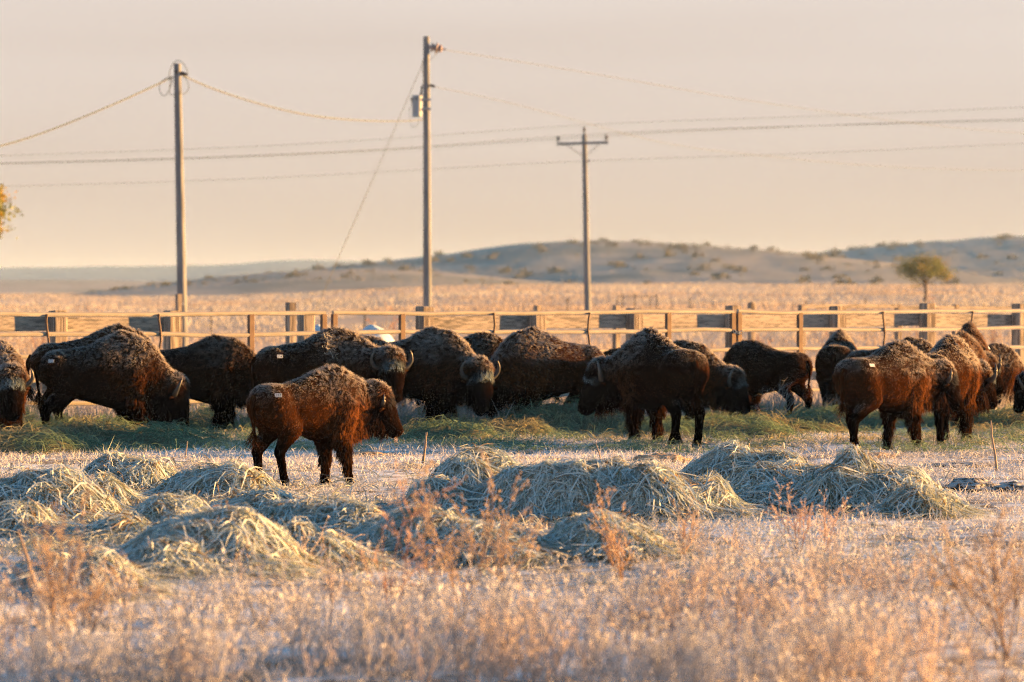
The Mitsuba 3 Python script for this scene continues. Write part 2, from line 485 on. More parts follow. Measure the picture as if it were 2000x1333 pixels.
# short frosted stubble on the open ground
bag = Bag()
n = 150000
D = np.sqrt(rng.uniform(20.0 ** 2, 58.0 ** 2, n))
px = rng.uniform(-80, 2080, n)
x = (px - 1000) / F * D
patch = meshkit.fbm(np.stack([x * 1.6, D * 1.6, D * 0], -1), 3, 55)
keep = patch > rng.uniform(0.25, 0.62, n)
x, D, patch = x[keep], D[keep], patch[keep]
n = len(x)
base = np.stack([x, D, ground_z(x, D) - 0.005], -1)
c = np.array([0.56, 0.51, 0.47]) + rng.uniform(0, 1, (n, 1)) * np.array([0.28, 0.33, 0.38])
d0 = np.stack([rng.normal(0, .9, n), rng.normal(0, .9, n), rng.uniform(0.3, 1.4, n)], -1)
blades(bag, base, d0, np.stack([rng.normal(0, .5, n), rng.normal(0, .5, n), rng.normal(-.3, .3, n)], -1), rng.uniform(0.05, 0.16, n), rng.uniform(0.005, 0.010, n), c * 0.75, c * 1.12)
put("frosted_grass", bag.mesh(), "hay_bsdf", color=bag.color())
labels["frosted_grass"] = {"kind": "stuff", "label": "short trampled grass white with frost on the feeding ground", "category": "grass"}

# pale dry grass between the herd and the timber fence
bag = Bag()
n = 60000
D = np.sqrt(rng.uniform(54.0 ** 2, 82.0 ** 2, n))
px = rng.uniform(-60, 2060, n)
x = (px - 1000) / F * D
lim = 60.5 + 1.2 * np.sin(px / 210 + 1) + 3 * sstep(900, 2000, px)
keep = (D > lim + rng.normal(0, 0.6, n))
x, D = x[keep], D[keep]
n = len(x)
patch = meshkit.fbm(np.stack([x * 0.7, D * 0.7, D * 0], -1), 3, 56)
base = np.stack([x, D, ground_z(x, D) - 0.01], -1)
tone = rng.uniform(0, 1, (n, 1))
c = np.array([0.52, 0.45, 0.40]) + tone * np.array([0.26, 0.28, 0.30])
d0 = np.stack([rng.normal(0, .45, n), rng.normal(0, .45, n), np.ones(n)], -1)
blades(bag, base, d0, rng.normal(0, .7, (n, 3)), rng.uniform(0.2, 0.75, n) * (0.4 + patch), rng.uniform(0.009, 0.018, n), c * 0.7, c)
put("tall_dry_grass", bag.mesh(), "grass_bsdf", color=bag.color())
labels["tall_dry_grass"] = {"kind": "stuff", "label": "tall pale dry grass growing under and behind the pipe fence", "category": "grass"}

# ------------------------------------------------------------------ hay


class Mound:
    """A heap of loose hay: a height over an elliptical footprint, laid with draped stalks."""

    def __init__(self, lobes, seed):
        self.lobes, self.seed = [(np.array(l, float)) for l in lobes], seed

    def h(self, x, y):
        z = 0
        for (cx, cy, rx, ry, hh, a) in self.lobes:
            ca, sa = math.cos(a), math.sin(a)
            u = ((x - cx) * ca + (y - cy) * sa) / rx
            v = (-(x - cx) * sa + (y - cy) * ca) / ry
            q = np.clip(1 - u * u - v * v, 0, 1)
            z = np.maximum(z, hh * q ** 0.72) + 0.12 * np.minimum(z, hh * q)
        n = meshkit.fbm(np.stack([x * 3.0, y * 3.0, x * 0 + self.seed], -1), 4, self.seed) - 0.5
        return z * (1.02 + 1.2 * n)

    def z(self, x, y):
        return ground_z(x, y) + self.h(x, y)


def lay(bag, hf, x, y, ang, L, w, lift, c0, c1, seg=4, arch=0.03):
    """Stalks that follow the height function hf: seg segments each."""
    n = len(x)
    s = np.linspace(0, 1, seg + 1)
    curl = rng.normal(0, 0.16, n)
    xs, ys = [x], [y]
    for k in range(seg):
        a = ang + curl * (k / seg - 0.3)
        xs.append(xs[-1] + np.cos(a) * L / seg)
        ys.append(ys[-1] + np.sin(a) * L / seg)
    X, Y = np.stack(xs, 1), np.stack(ys, 1)
    Z = hf(X, Y)
    Zs = Z.copy()
    Zs[:, 1:-1] = (Z[:, :-2] + Z[:, 1:-1] * 2 + Z[:, 2:]) / 4
    tilt = rng.normal(0, 1, n)[:, None] * arch
    Z = Zs + lift[:, None] + 4 * s * (1 - s) * np.abs(rng.normal(0, arch, n))[:, None] + s * np.maximum(tilt, -0.01) * 1.3
    P = np.stack([X, Y, Z], -1)
    t = unit(np.gradient(P, axis=1))
    side = unit(np.cross(t, np.array([0, 0, 1.0]) + rng.normal(0, 0.5, (n, 1, 3))))
    wd = (w[:, None] * (1 - 0.75 * s[None] ** 2))[..., None] / 2
    V = np.stack([P - side * wd, P + side * wd], 2).reshape(-1, 3)
    m = (seg + 1) * 2
    q = np.array([[2 * k, 2 * k + 1, 2 * k + 3, 2 * k + 2] for k in range(seg)])
    tri = np.vstack([q[:, [0, 1, 2]], q[:, [0, 2, 3]]])
    Fc = (tri[None] + (np.arange(n) * m)[:, None, None]).reshape(-1, 3)
    C = c0[:, None] + (c1 - c0)[:, None] * s[None, :, None]
    bag.add(V, Fc, np.repeat(C, 2, axis=1).reshape(-1, 3))


def hay_pile(label, lobes, seed, count, spikes=(), green=0.5, base="hay_pile", length=(0.16, 0.42), width=(0.007, 0.017)):
    key = thing(base, label, "hay pile", "frosted hay piles on the feeding ground")
    m = Mound(lobes, seed)
    L = np.array(lobes, float)
    x0, x1 = (L[:, 0] - np.maximum(L[:, 2], L[:, 3])).min(), (L[:, 0] + np.maximum(L[:, 2], L[:, 3])).max()
    y0, y1 = (L[:, 1] - np.maximum(L[:, 2], L[:, 3])).min(), (L[:, 1] + np.maximum(L[:, 2], L[:, 3])).max()
    g = 70
    u, v = np.meshgrid(np.linspace(x0, x1, g), np.linspace(y0, y1, g), indexing="ij")
    z = m.z(u, v) - 0.03 - 0.05 * (m.h(u, v) < 0.01)
    pts = np.stack([u, v, z], -1).reshape(-1, 3)
    i, j = np.meshgrid(np.arange(g - 1), np.arange(g - 1), indexing="ij")
    q = np.stack([i * g + j, (i + 1) * g + j, (i + 1) * g + j + 1, i * g + j + 1], -1).reshape(-1, 4)
    inside = (m.h(u, v) > 0.004).reshape(-1)
    q = q[inside[q].any(1)]
    part(key, "core", (pts, q), "core_bsdf", smooth=True)
    count = int(count * 1.4)
    b = Bag()
    x, y = rng.uniform(x0, x1, count * 4), rng.uniform(y0, y1, count * 4)
    h = m.h(x, y)
    e = 0.03
    slope = np.hypot(m.h(x + e, y) - h, m.h(x, y + e) - h) / e
    ok = (h > 0.004) & (rng.uniform(0, 1, len(x)) < 0.35 + 0.5 * slope)
    x, y, h = x[ok][:count], y[ok][:count], h[ok][:count]
    n = len(x)
    gx, gy = m.h(x + e, y) - m.h(x - e, y), m.h(x, y + e) - m.h(x, y - e)
    fall = np.arctan2(-gy, -gx)
    comb = meshkit.fbm(np.stack([x * 2.2, y * 2.2, x * 0 + seed], -1), 2, seed + 5) * 9
    ang = np.where(rng.uniform(0, 1, n) < 0.12, fall + rng.normal(0, 0.8, n), comb + rng.normal(0, 1.1, n))
    lift = rng.uniform(0, 1, n) ** 1.3 * 0.07
    kind = rng.uniform(0, 1, (n, 1))
    icy = sstep(0.16, 0.24, kind)
    tan = (kind < 0.13) * 1.0
    hay = np.array([0.16, 0.20, 0.10]) * green + np.array([0.30, 0.27, 0.14]) * (1 - green)
    hay = hay * (1 - tan) + np.array([0.40, 0.26, 0.13]) * tan
    hay = hay * rng.uniform(0.4, 1.25, (n, 1))
    fr = icy * rng.uniform(0.6, 1.0, (n, 1)) * (0.55 + 0.45 * sstep(0.0, 0.05, lift))[:, None] + (1 - icy) * rng.uniform(0, 0.18, (n, 1))
    c0 = hay + (np.array([0.74, 0.86, 0.87]) - hay) * fr * 0.92
    c1 = hay + (np.array([0.90, 0.95, 0.96]) - hay) * fr
    lay(b, m.z, x, y, ang, rng.uniform(*length, n), rng.uniform(*width, n), lift, c0 * 0.9, c1, 3, 0.026)
    for (sx, sy, ns, sl) in spikes:       # tufts that stick up
        n = ns
        bx, by = sx + rng.normal(0, 0.07, n), sy + rng.normal(0, 0.07, n)
        bb = np.stack([bx, by, m.z(bx, by) - 0.03], -1)
        a = np.array([0.50, 0.50, 0.30]) + rng.uniform(0, 1, (n, 1)) * np.array([0.25, 0.25, 0.33])
        blades(b, bb, np.stack([rng.normal(0, .45, n), rng.normal(0, .45, n), np.ones(n)], -1), rng.normal(0, .55, (n, 3)), sl * rng.uniform(.5, 1.1, n), rng.uniform(.010, .018, n), a * 0.7, a)
    part(key, "stalks", b.mesh(), "hay_bsdf", color=b.color())
    labels[key + "__stalks"] = {"kind": "stuff"}
    return m


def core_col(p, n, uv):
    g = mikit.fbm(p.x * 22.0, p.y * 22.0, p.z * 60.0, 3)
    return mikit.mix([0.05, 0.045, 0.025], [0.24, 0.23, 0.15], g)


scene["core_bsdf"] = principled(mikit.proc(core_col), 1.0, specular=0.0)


def lobe(pxc, gy, wpx, h, depth, a=0.0):
    """Footprint lobe: photo column of its middle, photo row of its ground line, width in photo pixels, height in metres, half depth."""
    D = gd(gy)
    return ((pxc - 1000) / F * D, D, wpx / 2 / F * D, depth, h, a)


def spike(pxc, gy, n, L):
    D = gd(gy)
    return ((pxc - 1000) / F * D, D, n, L)


hay_pile("wide heap of frosted hay at the photo's left edge, nearest the frame side", [lobe(75, 1020, 330, 0.36, 0.55), lobe(200, 1000, 130, 0.24, 0.4), lobe(20, 1050, 200, 0.22, 0.4)], 1, 6200, [spike(140, 1005, 60, 0.22)])
hay_pile("small hay heap with a tall spiky pale tuft on top", [lobe(240, 965, 190, 0.33, 0.42), lobe(300, 960, 120, 0.2, 0.35)], 2, 3400, [spike(212, 962, 130, 0.36), spike(280, 958, 70, 0.3), spike(258, 960, 60, 0.34)])
hay_pile("rounded hay heap just in front of the tagged young bison's hind hooves", [lobe(425, 985, 260, 0.30, 0.55), lobe(520, 1008, 130, 0.14, 0.4)], 3, 4200, [spike(440, 980, 50, 0.2), spike(470, 985, 40, 0.2)], green=0.4)
hay_pile("low hay heap behind the nearest heap and in front of the rounded one", [lobe(335, 1055, 190, 0.22, 0.38), lobe(240, 1065, 120, 0.14, 0.3)], 4, 2600, [spike(370, 1050, 60, 0.16)])
hay_pile("nearest frosted hay heap with a brown sunlit hollow in its front", [lobe(420, 1120, 370, 0.28, 0.6), lobe(330, 1130, 160, 0.2, 0.4), lobe(510, 1115, 150, 0.22, 0.4)], 5, 6200, [spike(430, 1110, 60, 0.16), spike(480, 1115, 50, 0.15)], green=0.35)
hay_pile("thin spread of hay trailing off beside the nearest heap", [lobe(640, 1110, 130, 0.15, 0.3), lobe(585, 1095, 110, 0.18, 0.3)], 6, 1700, [spike(650, 1108, 40, 0.12)], green=0.3)
hay_pile("flat frosted hay heap lying in the gap below the young bison", [lobe(610, 1050, 250, 0.22, 0.45), lobe(700, 1055, 140, 0.14, 0.35)], 7, 3600, [spike(600, 1040, 40, 0.12)])
hay_pile("ragged low ridge of hay with tan weeds in front of the long heap", [lobe(830, 1090, 260, 0.22, 0.5), lobe(950, 1095, 240, 0.20, 0.5), lobe(760, 1070, 120, 0.15, 0.3)], 8, 4600, [spike(850, 1090, 60, 0.16), spike(960, 1095, 60, 0.16)], green=0.3)
hay_pile("long high hay heap with a spiky left end in the middle of the picture", [lobe(940, 1000, 240, 0.46, 0.6), lobe(860, 1010, 150, 0.30, 0.5), lobe(1080, 1010, 340, 0.40, 0.6), lobe(1250, 1012, 360, 0.37, 0.6), lobe(1370, 1010, 160, 0.26, 0.5)], 9, 11500,
         [spike(912, 985, 120, 0.34), spike(950, 990, 60, 0.2), spike(1000, 990, 50, 0.18), spike(1380, 1010, 60, 0.2)], green=0.6)
hay_pile("small frosted hay heap tangled with dry weeds, in front of the long heap", [lobe(1190, 1090, 240, 0.20, 0.5), lobe(1120, 1085, 110, 0.16, 0.3)], 10, 2700, [spike(1110, 1085, 50, 0.2), spike(1200, 1085, 40, 0.18)], green=0.25)
hay_pile("long hay heap with a curled crest and a golden sunlit end", [lobe(1465, 960, 300, 0.38, 0.65), lobe(1570, 985, 320, 0.34, 0.6), lobe(1690, 1000, 330, 0.42, 0.65), lobe(1800, 1015, 170, 0.26, 0.5), lobe(1480, 1000, 270, 0.2, 0.5)], 11, 10500,
         [spike(1440, 945, 90, 0.26), spike(1480, 950, 50, 0.2), spike(1830, 1020, 70, 0.25), spike(1800, 1005, 40, 0.22)], green=0.55)
hay_pile("dark broken clump of frosted hay at the bottom of the heaps", [lobe(190, 1165, 170, 0.2, 0.35), lobe(110, 1150, 120, 0.12, 0.3)], 12, 1800, [spike(200, 1155, 50, 0.15)], green=0.25)

# frosted hay litter lying flat between the heaps
b = Bag()
n = 8000
gyy = rng.uniform(915, 1150, n * 2)
px = np.where(rng.uniform(0, 1, n * 2) < 0.55, rng.normal(330, 300, n * 2), rng.uniform(-60, 1900, n * 2))
D = gd(gyy)
x = (px - 1000) / F * D
pt = meshkit.fbm(np.stack([x * 1.3, D * 1.3, D * 0], -1), 3, 91)
ok = pt > rng.uniform(0.30, 0.62, n * 2)
x, D = x[ok][:n], D[ok][:n]
n = len(x)
fr = rng.uniform(0.1, 1, (n, 1))
hay = (np.array([0.22, 0.24, 0.16]) * (1 - 0.4 * (rng.uniform(0, 1, (n, 1)) < 0.3)) + np.array([0.1, 0.02, 0]) * (rng.uniform(0, 1, (n, 1)) < 0.3)) * rng.uniform(0.5, 1.1, (n, 1))
c1 = hay + (np.array([0.74, 0.85, 0.88]) - hay) * fr * 0.9
lay(b, ground_z, x, D, rng.uniform(0, 2 * np.pi, n), rng.uniform(0.12, 0.36, n), rng.uniform(0.007, 0.015, n), rng.uniform(0, 0.06, n), hay + (c1 - hay) * 0.6, c1, 3, 0.04)
put("hay_litter", b.mesh(), "hay_bsdf", color=b.color())
labels["hay_litter"] = {"kind": "stuff", "label": "loose frosted hay stalks scattered over the ground between the heaps", "category": "hay"}

# green hay strewn in a band along the herd
strip = Mound([], 0)
gl = []
for k in range(64):
    pxc = rng.uniform(-60, 2060)
    gy = min(836 + rng.normal(0, 15), 850) - 6 * math.sin(pxc / 350) + (8 if pxc < 400 else 0) - 16 * (pxc > 1500)
    gl.append(lobe(pxc, gy, rng.uniform(90, 260), rng.uniform(0.08, 0.2), rng.uniform(0.6, 1.3)))
gl += [lobe(1080, 840, 250, 0.34, 1.1), lobe(1200, 841, 200, 0.28, 1.0), lobe(1010, 850, 170, 0.22, 0.9), lobe(1130, 838, 200, 0.30, 0.9), lobe(870, 862, 220, 0.2, 0.9), lobe(1590, 842, 170, 0.24, 0.9), lobe(1500, 846, 200, 0.16, 0.9), lobe(160, 868, 300, 0.26, 1.2), lobe(60, 880, 260, 0.24, 1.0), lobe(330, 872, 240, 0.2, 1.0)]
strip.lobes, strip.seed = [np.array(l) for l in gl], 77
us, vs = np.linspace(-9.5, 9.5, 240), np.linspace(47.5, 66, 120)


def strip_fn(u, v):
    hh = strip.h(u, v)
    return np.stack([u, v, ground_z(u, v) + hh - 0.025 - 0.05 * (hh < 0.01)], -1)


b = Bag()
n = 50000
D = np.sqrt(rng.uniform(48.5 ** 2, 66.0 ** 2, n * 2))
px = rng.uniform(-60, 2060, n * 2)
x = (px - 1000) / F * D
h = strip.h(x, D)
thin = meshkit.fbm(np.stack([x * 1.2, D * 1.2, D * 0], -1), 3, 60)
ok = (h > 0.01) | (rng.uniform(0, 1, n * 2) < 0.55 * sstep(0.3, 0.55, thin) * (D > 51))
x, D, h = x[ok][:n], D[ok][:n], h[ok][:n]
n = len(x)
lift = rng.uniform(0, 1, n) ** 1.3 * 0.05
tan = sstep(0.54, 0.66, meshkit.fbm(np.stack([x * 1.0 + 20, D * 1.0, D * 0], -1), 3, 61))[:, None]
hay = np.array([0.20, 0.30, 0.18]) * (1 - tan) + np.array([0.46, 0.40, 0.22]) * tan
hay = hay * rng.uniform(0.45, 1.3, (n, 1))
fr = (rng.uniform(0, 1, (n, 1)) ** 2 * 0.35)
c1 = hay + (np.array([0.6, 0.66, 0.6]) - hay) * fr
comb = meshkit.fbm(np.stack([x * 1.5, D * 1.5, D * 0], -1), 2, 65) * 12
lay(b, strip.z, x, D, comb + rng.normal(0, 0.8, n), rng.uniform(0.15, 0.4, n), rng.uniform(0.006, 0.012, n), lift, hay, c1, 3, 0.045)
put("strewn_hay", b.mesh(), "grass_bsdf", color=b.color())
labels["strewn_hay"] = {"kind": "stuff", "label": "loose green hay strewn in a band under the herd", "category": "hay"}
put("hay_bed", sheet(us, vs, strip_fn), "core_bsdf", smooth=True)
labels["hay_bed"] = {"kind": "structure"}
# ------------------------------------------------------------------ bison


def surface_nets(Fv, org, h):
    """Quads of the zero surface of a sampled distance field (inside negative)."""
    s = Fv < 0
    nx, ny, nz = Fv.shape
    idx = np.full((nx - 1, ny - 1, nz - 1), -1)
    cnt = np.zeros((nx - 1, ny - 1, nz - 1), int)
    acc = np.zeros((nx - 1, ny - 1, nz - 1, 3))
    num_ = np.zeros((nx - 1, ny - 1, nz - 1))

    def corner(a, o):
        return a[o[0]:nx - 1 + o[0], o[1]:ny - 1 + o[1], o[2]:nz - 1 + o[2]]

    for o in np.ndindex(2, 2, 2):
        cnt += corner(s, o)
    act = (cnt > 0) & (cnt < 8)
    I = np.argwhere(act)
    C = {o: Fv[I[:, 0] + o[0], I[:, 1] + o[1], I[:, 2] + o[2]] for o in np.ndindex(2, 2, 2)}
    pos, k = np.zeros((len(I), 3)), np.zeros(len(I))
    for o in np.ndindex(2, 2, 2):
        for ax in range(3):
            if o[ax]:
                continue
            o2 = tuple(1 if i == ax else o[i] for i in range(3))
            a, b = C[o], C[o2]
            m = (a < 0) != (b < 0)
            t = np.where(m, a / np.where(m, a - b, 1), 0)
            q = np.array(o, float)[None] + t[:, None] * np.eye(3)[ax][None]
            pos += q * m[:, None]
            k += m
    V = (I + pos / k[:, None]) * h + org
    idx[act] = np.arange(len(I))
    quads = []
    for ax in range(3):
        b, c = (ax + 1) % 3, (ax + 2) % 3
        lo = [slice(None)] * 3
        hi = [slice(None)] * 3
        lo[ax], hi[ax] = slice(0, -1), slice(1, None)
        ch = s[tuple(lo)] != s[tuple(hi)]
        E = np.argwhere(ch)
        E = E[(E[:, b] > 0) & (E[:, c] > 0) & (E[:, b] < Fv.shape[b] - 1) & (E[:, c] < Fv.shape[c] - 1)]
        eb, ec = np.eye(3, dtype=int)[b], np.eye(3, dtype=int)[c]
        q = np.stack([idx[tuple((E - eb - ec).T)], idx[tuple((E - ec).T)], idx[tuple(E.T)], idx[tuple((E - eb).T)]], 1)
        inside = s[tuple(E.T)]
        q = np.where(inside[:, None], q, q[:, ::-1])
        quads.append(q)
    q = np.vstack(quads)
    return V, np.vstack([q[:, [0, 1, 2]], q[:, [0, 2, 3]]])


def smin(a, b, k):
    h = np.clip(0.5 + 0.5 * (b - a) / k, 0, 1)
    return b + (a - b) * h - k * h * (1 - h)


def capsule(P, a, b, ra, rb, sq=(1, 1, 1)):
    S = 1 / np.array(sq)
    a, b = np.array(a), np.array(b)
    ab = (b - a) * S
    pa = (P - a) * S
    t = np.clip((pa @ ab) / max(ab @ ab, 1e-9), 0, 1)
    return np.linalg.norm(pa - t[..., None] * ab, axis=-1) - (ra + (rb - ra) * t)


TOPX = np.array([-1.03, -0.97, -0.82, -0.55, -0.25, 0.05, 0.32, 0.55, 0.78, 0.95, 1.03])
TOPZ = np.array([1.04, 1.19, 1.30, 1.34, 1.39, 1.52, 1.60, 1.54, 1.38, 1.20, 1.04])
BOTZ = np.array([1.00, 0.90, 0.82, 0.76, 0.69, 0.61, 0.56, 0.58, 0.66, 0.82, 1.00])
WID = np.array([0.04, 0.17, 0.245, 0.285, 0.335, 0.35, 0.32, 0.28, 0.22, 0.14, 0.04])


def rot(v, ax, a):
    c, s = math.cos(a), math.sin(a)
    R = {"z": [[c, -s, 0], [s, c, 0], [0, 0, 1]], "y": [[c, 0, s], [0, 1, 0], [-s, 0, c]]}[ax]
    return np.asarray(v) @ np.array(R).T


def make_bison(label, hump, foot_y, heading, head_yaw=0.0, neck=-12.0, nose=58.0, steps=(0, 0, 0, 0), girth=1.0, hump_h=1.08, frost=0.5, headfrost=0.4, brown=0.5, horn=1.0, shag=1.0, tag=None, density=1.0, tail=0, seed=0, neck_len=1.0, sink=0.0, ln=0.92, belly=1.0, hs=1.0):
    """One bison. hump: photo pixel of the top of its hump; foot_y: photo row of the ground under it; heading: degrees, 0 = to the right, 90 = away.
    head_yaw turns the neck and head (positive = to the animal's left), neck = rise of the neck, nose = degrees the face hangs below level."""
    r = np.random.default_rng(1000 + seed)
    key = thing("bison", label, "bison", "bison herd feeding along the fence")
    hd = math.radians(heading)
    D0 = gd(foot_y)
    Dh = D0 + 0.30 * math.sin(hd)
    H = CAM_H - (hump[1] - HOR) / F * Dh
    S = H / (1.2 + 0.4 * hump_h + 0.04)
    Dh = D0 + 0.32 * ln * S * math.sin(hd)
    org = np.array([(hump[0] - 1000) / F * Dh - 0.32 * ln * S * math.cos(hd), D0, 0.0])
    org[2] = float(ground_z(org[0], org[1])) - 0.01 - sink

    def world(p):
        return rot(np.asarray(p) * S, "z", hd) + org

    yaw = math.radians(head_yaw)
    sh = np.array([0.66 * ln, 0, 1.12])
    nk = math.radians(neck)
    ny = yaw * 0.55
    nd = np.array([math.cos(nk) * math.cos(ny), math.cos(nk) * math.sin(ny), math.sin(nk)])
    poll = sh + nd * 0.56 * neck_len
    na = math.radians(nose)
    f = np.array([math.cos(na) * math.cos(yaw), math.cos(na) * math.sin(yaw), -math.sin(na)])
    lat_ = np.array([-math.sin(yaw), math.cos(yaw), 0.0])
    u = np.cross(f, lat_)
    muz = poll + f * 0.455 * hs
    pts = np.array([sh, poll + f * 0.6, poll - f * 0.2])
    lo = np.array([-1.15, -0.55, -0.03])
    hi = np.array([1.1, 0.55, 1.72])
    lo = np.minimum(lo, (pts - 0.32).min(0))
    hi = np.maximum(hi, (pts + 0.32).max(0))
    lo[2] = max(lo[2], -0.05)
    lo[2] = -0.05
    h = 0.030
    ax = [np.arange(lo[i], hi[i] + h, h) for i in range(3)]
    P = np.stack(np.meshgrid(*ax, indexing="ij"), -1)
    X, Y, Z = P[..., 0], P[..., 1], P[..., 2]
    # torso
    tz = np.where(TOPZ > 1.2, 1.2 + (TOPZ - 1.2) * hump_h, TOPZ)
    xs = np.linspace(-1.03, 1.03, 200)
    from scipy.interpolate import PchipInterpolator as PI_
    top, bot, wid = (np.interp(X / ln, xs, PI_(TOPX, a)(xs)) for a in (tz, BOTZ - 0.12 * belly * np.array([0, 0.1, 0.5, 0.9, 1, 1, 1, 1, 0.8, 0.3, 0]), WID * girth))
    zc, rz = (top + bot) / 2, np.maximum((top - bot) / 2, 0.02)
    zn = (Z - zc) / rz
    hm = np.exp(-((X / ln - 0.32) / 0.38) ** 2)
    ry = wid * (1 - (0.42 * hm + 0.10) * np.clip(zn, 0, 1.2) ** 1.5) * (1 - 0.10 * np.clip(-zn, 0, 1))
    q = np.sqrt(zn ** 2 + (Y / np.maximum(ry, 0.02)) ** 2)
    d = (q - 1) * np.minimum(rz, ry) * 0.9
    d = np.maximum(d, np.abs(X) - 1.03 * ln)
    # haunch and shoulder masses, neck, head
    for s in (-1, 1):
        d = smin(d, capsule(P, (-0.72 * ln, 0.13 * s, 1.10), (-0.60 * ln, 0.18 * s, 0.86), 0.19, 0.14), 0.10)
        d = smin(d, capsule(P, (0.50 * ln, 0.17 * s, 1.02), (0.46 * ln, 0.19 * s, 0.76), 0.18, 0.13), 0.10)
    d = smin(d, capsule(P, sh - [0.10, 0, 0.02], poll + f * 0.02, 0.37, 0.185, (1, 0.72, 1)), 0.12)
    d = smin(d, capsule(P, sh + [0.02, 0, -0.25], poll + f * 0.22 - u * 0.10, 0.25, 0.12, (1, 0.75, 1)), 0.12)
    d = smin(d, capsule(P, poll - f * 0.05 + u * 0.04, poll + f * 0.22 * hs, 0.195 * hs, 0.155 * hs), 0.07)
    d = smin(d, capsule(P, poll + f * 0.18, muz, 0.165 * hs, 0.102 * hs), 0.05)
    d = smin(d, capsule(P, poll + f * 0.12 - u * 0.11, muz - u * 0.045 - f * 0.04, 0.14 * hs, 0.075), 0.05)
    d = smin(d, capsule(P, muz + lat_ * 0.04, muz - lat_ * 0.04, 0.075 * hs, 0.075 * hs), 0.03)
    lk = 1.0 + 0.14 * belly
    # legs: hind left, hind right, front left, front right
    hooves, fronts = [], []
    for i, s in enumerate((1, -1)):
        dx = steps[i]
        hip, stifle, hock, fet, toe = (-0.70 * ln, .14 * s, 0.98), (-0.52 * ln + dx * .25, .19 * s, .75), (-0.80 * ln + dx * .75, .16 * s, .46), (-0.76 * ln + dx, .15 * s, .13), (-0.72 * ln + dx, .15 * s, .045)
        d = smin(d, capsule(P, hip, stifle, 0.20, 0.135), 0.07)
        d = smin(d, capsule(P, stifle, hock, 0.13 * lk, 0.068 * lk), 0.05)
        d = smin(d, capsule(P, hock, fet, 0.064 * lk, 0.047 * lk), 0.03)
        d = smin(d, capsule(P, fet, toe, 0.052, 0.058), 0.03)
        hooves.append(toe)
        dx = steps[2 + i]
        shd, elb, kne, fet, toe = (0.48 * ln, .17 * s, 0.88), (0.42 * ln + dx * .25, .17 * s, .66), (0.46 * ln + dx * .7, .16 * s, .38), (0.455 * ln + dx, .155 * s, .12), (0.475 * ln + dx, .155 * s, .045)
        d = smin(d, capsule(P, shd, elb, 0.17, 0.115), 0.07)
        d = smin(d, capsule(P, elb, kne, 0.115 * lk, 0.072 * lk), 0.05)
        d = smin(d, capsule(P, kne, fet, 0.063 * lk, 0.049 * lk), 0.03)
        d = smin(d, capsule(P, fet, toe, 0.052, 0.060), 0.03)
        hooves.append(toe)
        fronts.append((np.array(elb), np.array(kne)))
    n1 = meshkit.fbm(P * 7.0 + seed * 3.1, 2, seed) - 0.5
    d = d - n1 * 0.022 * np.clip((Z - 0.35) / 0.3, 0, 1)
    V, Fq = surface_nets(d, np.array([a[0] for a in ax]), h)
    tm = trimesh.Trimesh(V, Fq, process=False)
    comps = trimesh.graph.connected_components(tm.face_adjacency, nodes=np.arange(len(Fq)))
    if len(comps) > 1:
        keep = max(comps, key=len)
        tm.update_faces(np.isin(np.arange(len(Fq)), keep))
        tm.remove_unreferenced_vertices()
    trimesh.smoothing.filter_taubin(tm, iterations=4)
    V, Fq = np.array(tm.vertices), np.array(tm.faces)
    N = np.zeros_like(V)
    fn = np.cross(V[Fq[:, 1]] - V[Fq[:, 0]], V[Fq[:, 2]] - V[Fq[:, 0]])
    for k in range(3):
        np.add.at(N, Fq[:, k], fn)
    N = unit(N)
    # where on the animal: head, cape (front half), legs
    def regions(p):
        hl = (p - poll) @ f
        side = (p - poll) @ lat_
        up = (p - poll) @ u
        head = sstep(-0.08, 0.06, hl) * (np.abs(side) < 0.3) * (np.abs(up) < 0.32) * (hl < 0.66)
        leg = sstep(0.66, 0.5, p[:, 2]) * (1 - head)
        cape = sstep(-0.05, 0.25, p[:, 0] + 0.25 * (p[:, 2] - 1.1)) * (1 - head) * (1 - leg)
        return head, leg, cape, hl, side, up

    head, leg, cape, hl, side, up = regions(V)
    dark, mid = np.array([0.010, 0.005, 0.0035]), np.array([0.115, 0.041, 0.013])
    rearc = dark + (mid - dark) * (0.10 + 0.65 * brown)
    capec = np.array([0.105, 0.040, 0.014]) * (0.25 + 0.9 * brown)

    def coat(p, head, leg, cape):
        c = rearc[None] * (1 - cape[:, None]) + capec[None] * cape[:, None]
        hd_ = np.array([0.018, 0.009, 0.006]) * (0.75 + 0.6 * brown)
        c = c * (1 - head[:, None]) + hd_ * head[:, None]
        lg = np.array([0.026, 0.012, 0.006]) * (0.7 + 0.9 * brown)
        c = c * (1 - leg[:, None]) + lg * leg[:, None]
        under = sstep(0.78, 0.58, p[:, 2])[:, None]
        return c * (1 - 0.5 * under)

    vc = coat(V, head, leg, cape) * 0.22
    nose_ = (np.linalg.norm(V - (muz + f * 0.05), axis=1) < 0.075)[:, None]
    vc = vc * (1 - 0.4 * leg[:, None])
    vc = np.where(nose_, [0.012, 0.011, 0.011], vc)
    Nw = rot(N, "z", hd)
    part(key, "body", (world(V), Fq), "skin_bsdf", color=vc, normals=Nw)

    # coat of hair
    tri = V[Fq]
    area = np.linalg.norm(np.cross(tri[:, 1] - tri[:, 0], tri[:, 2] - tri[:, 0]), axis=1)
    fc = tri.mean(1)
    hf_, lf_, cf_ = regions(fc)[:3]
    wgt = area * (1 + 0.5 * hf_ + 0.4 * cf_) * np.where((fc[:, 2] < 0.74) & (fc[:, 2] > 0.34) & (fc[:, 0] > 0.2), 1.8, 1)
    n = int(29000 * density)
    pick = r.choice(len(Fq), n, p=wgt / wgt.sum())
    w = r.dirichlet((1, 1, 1), n)
    p = (tri[pick] * w[:, :, None]).sum(1)
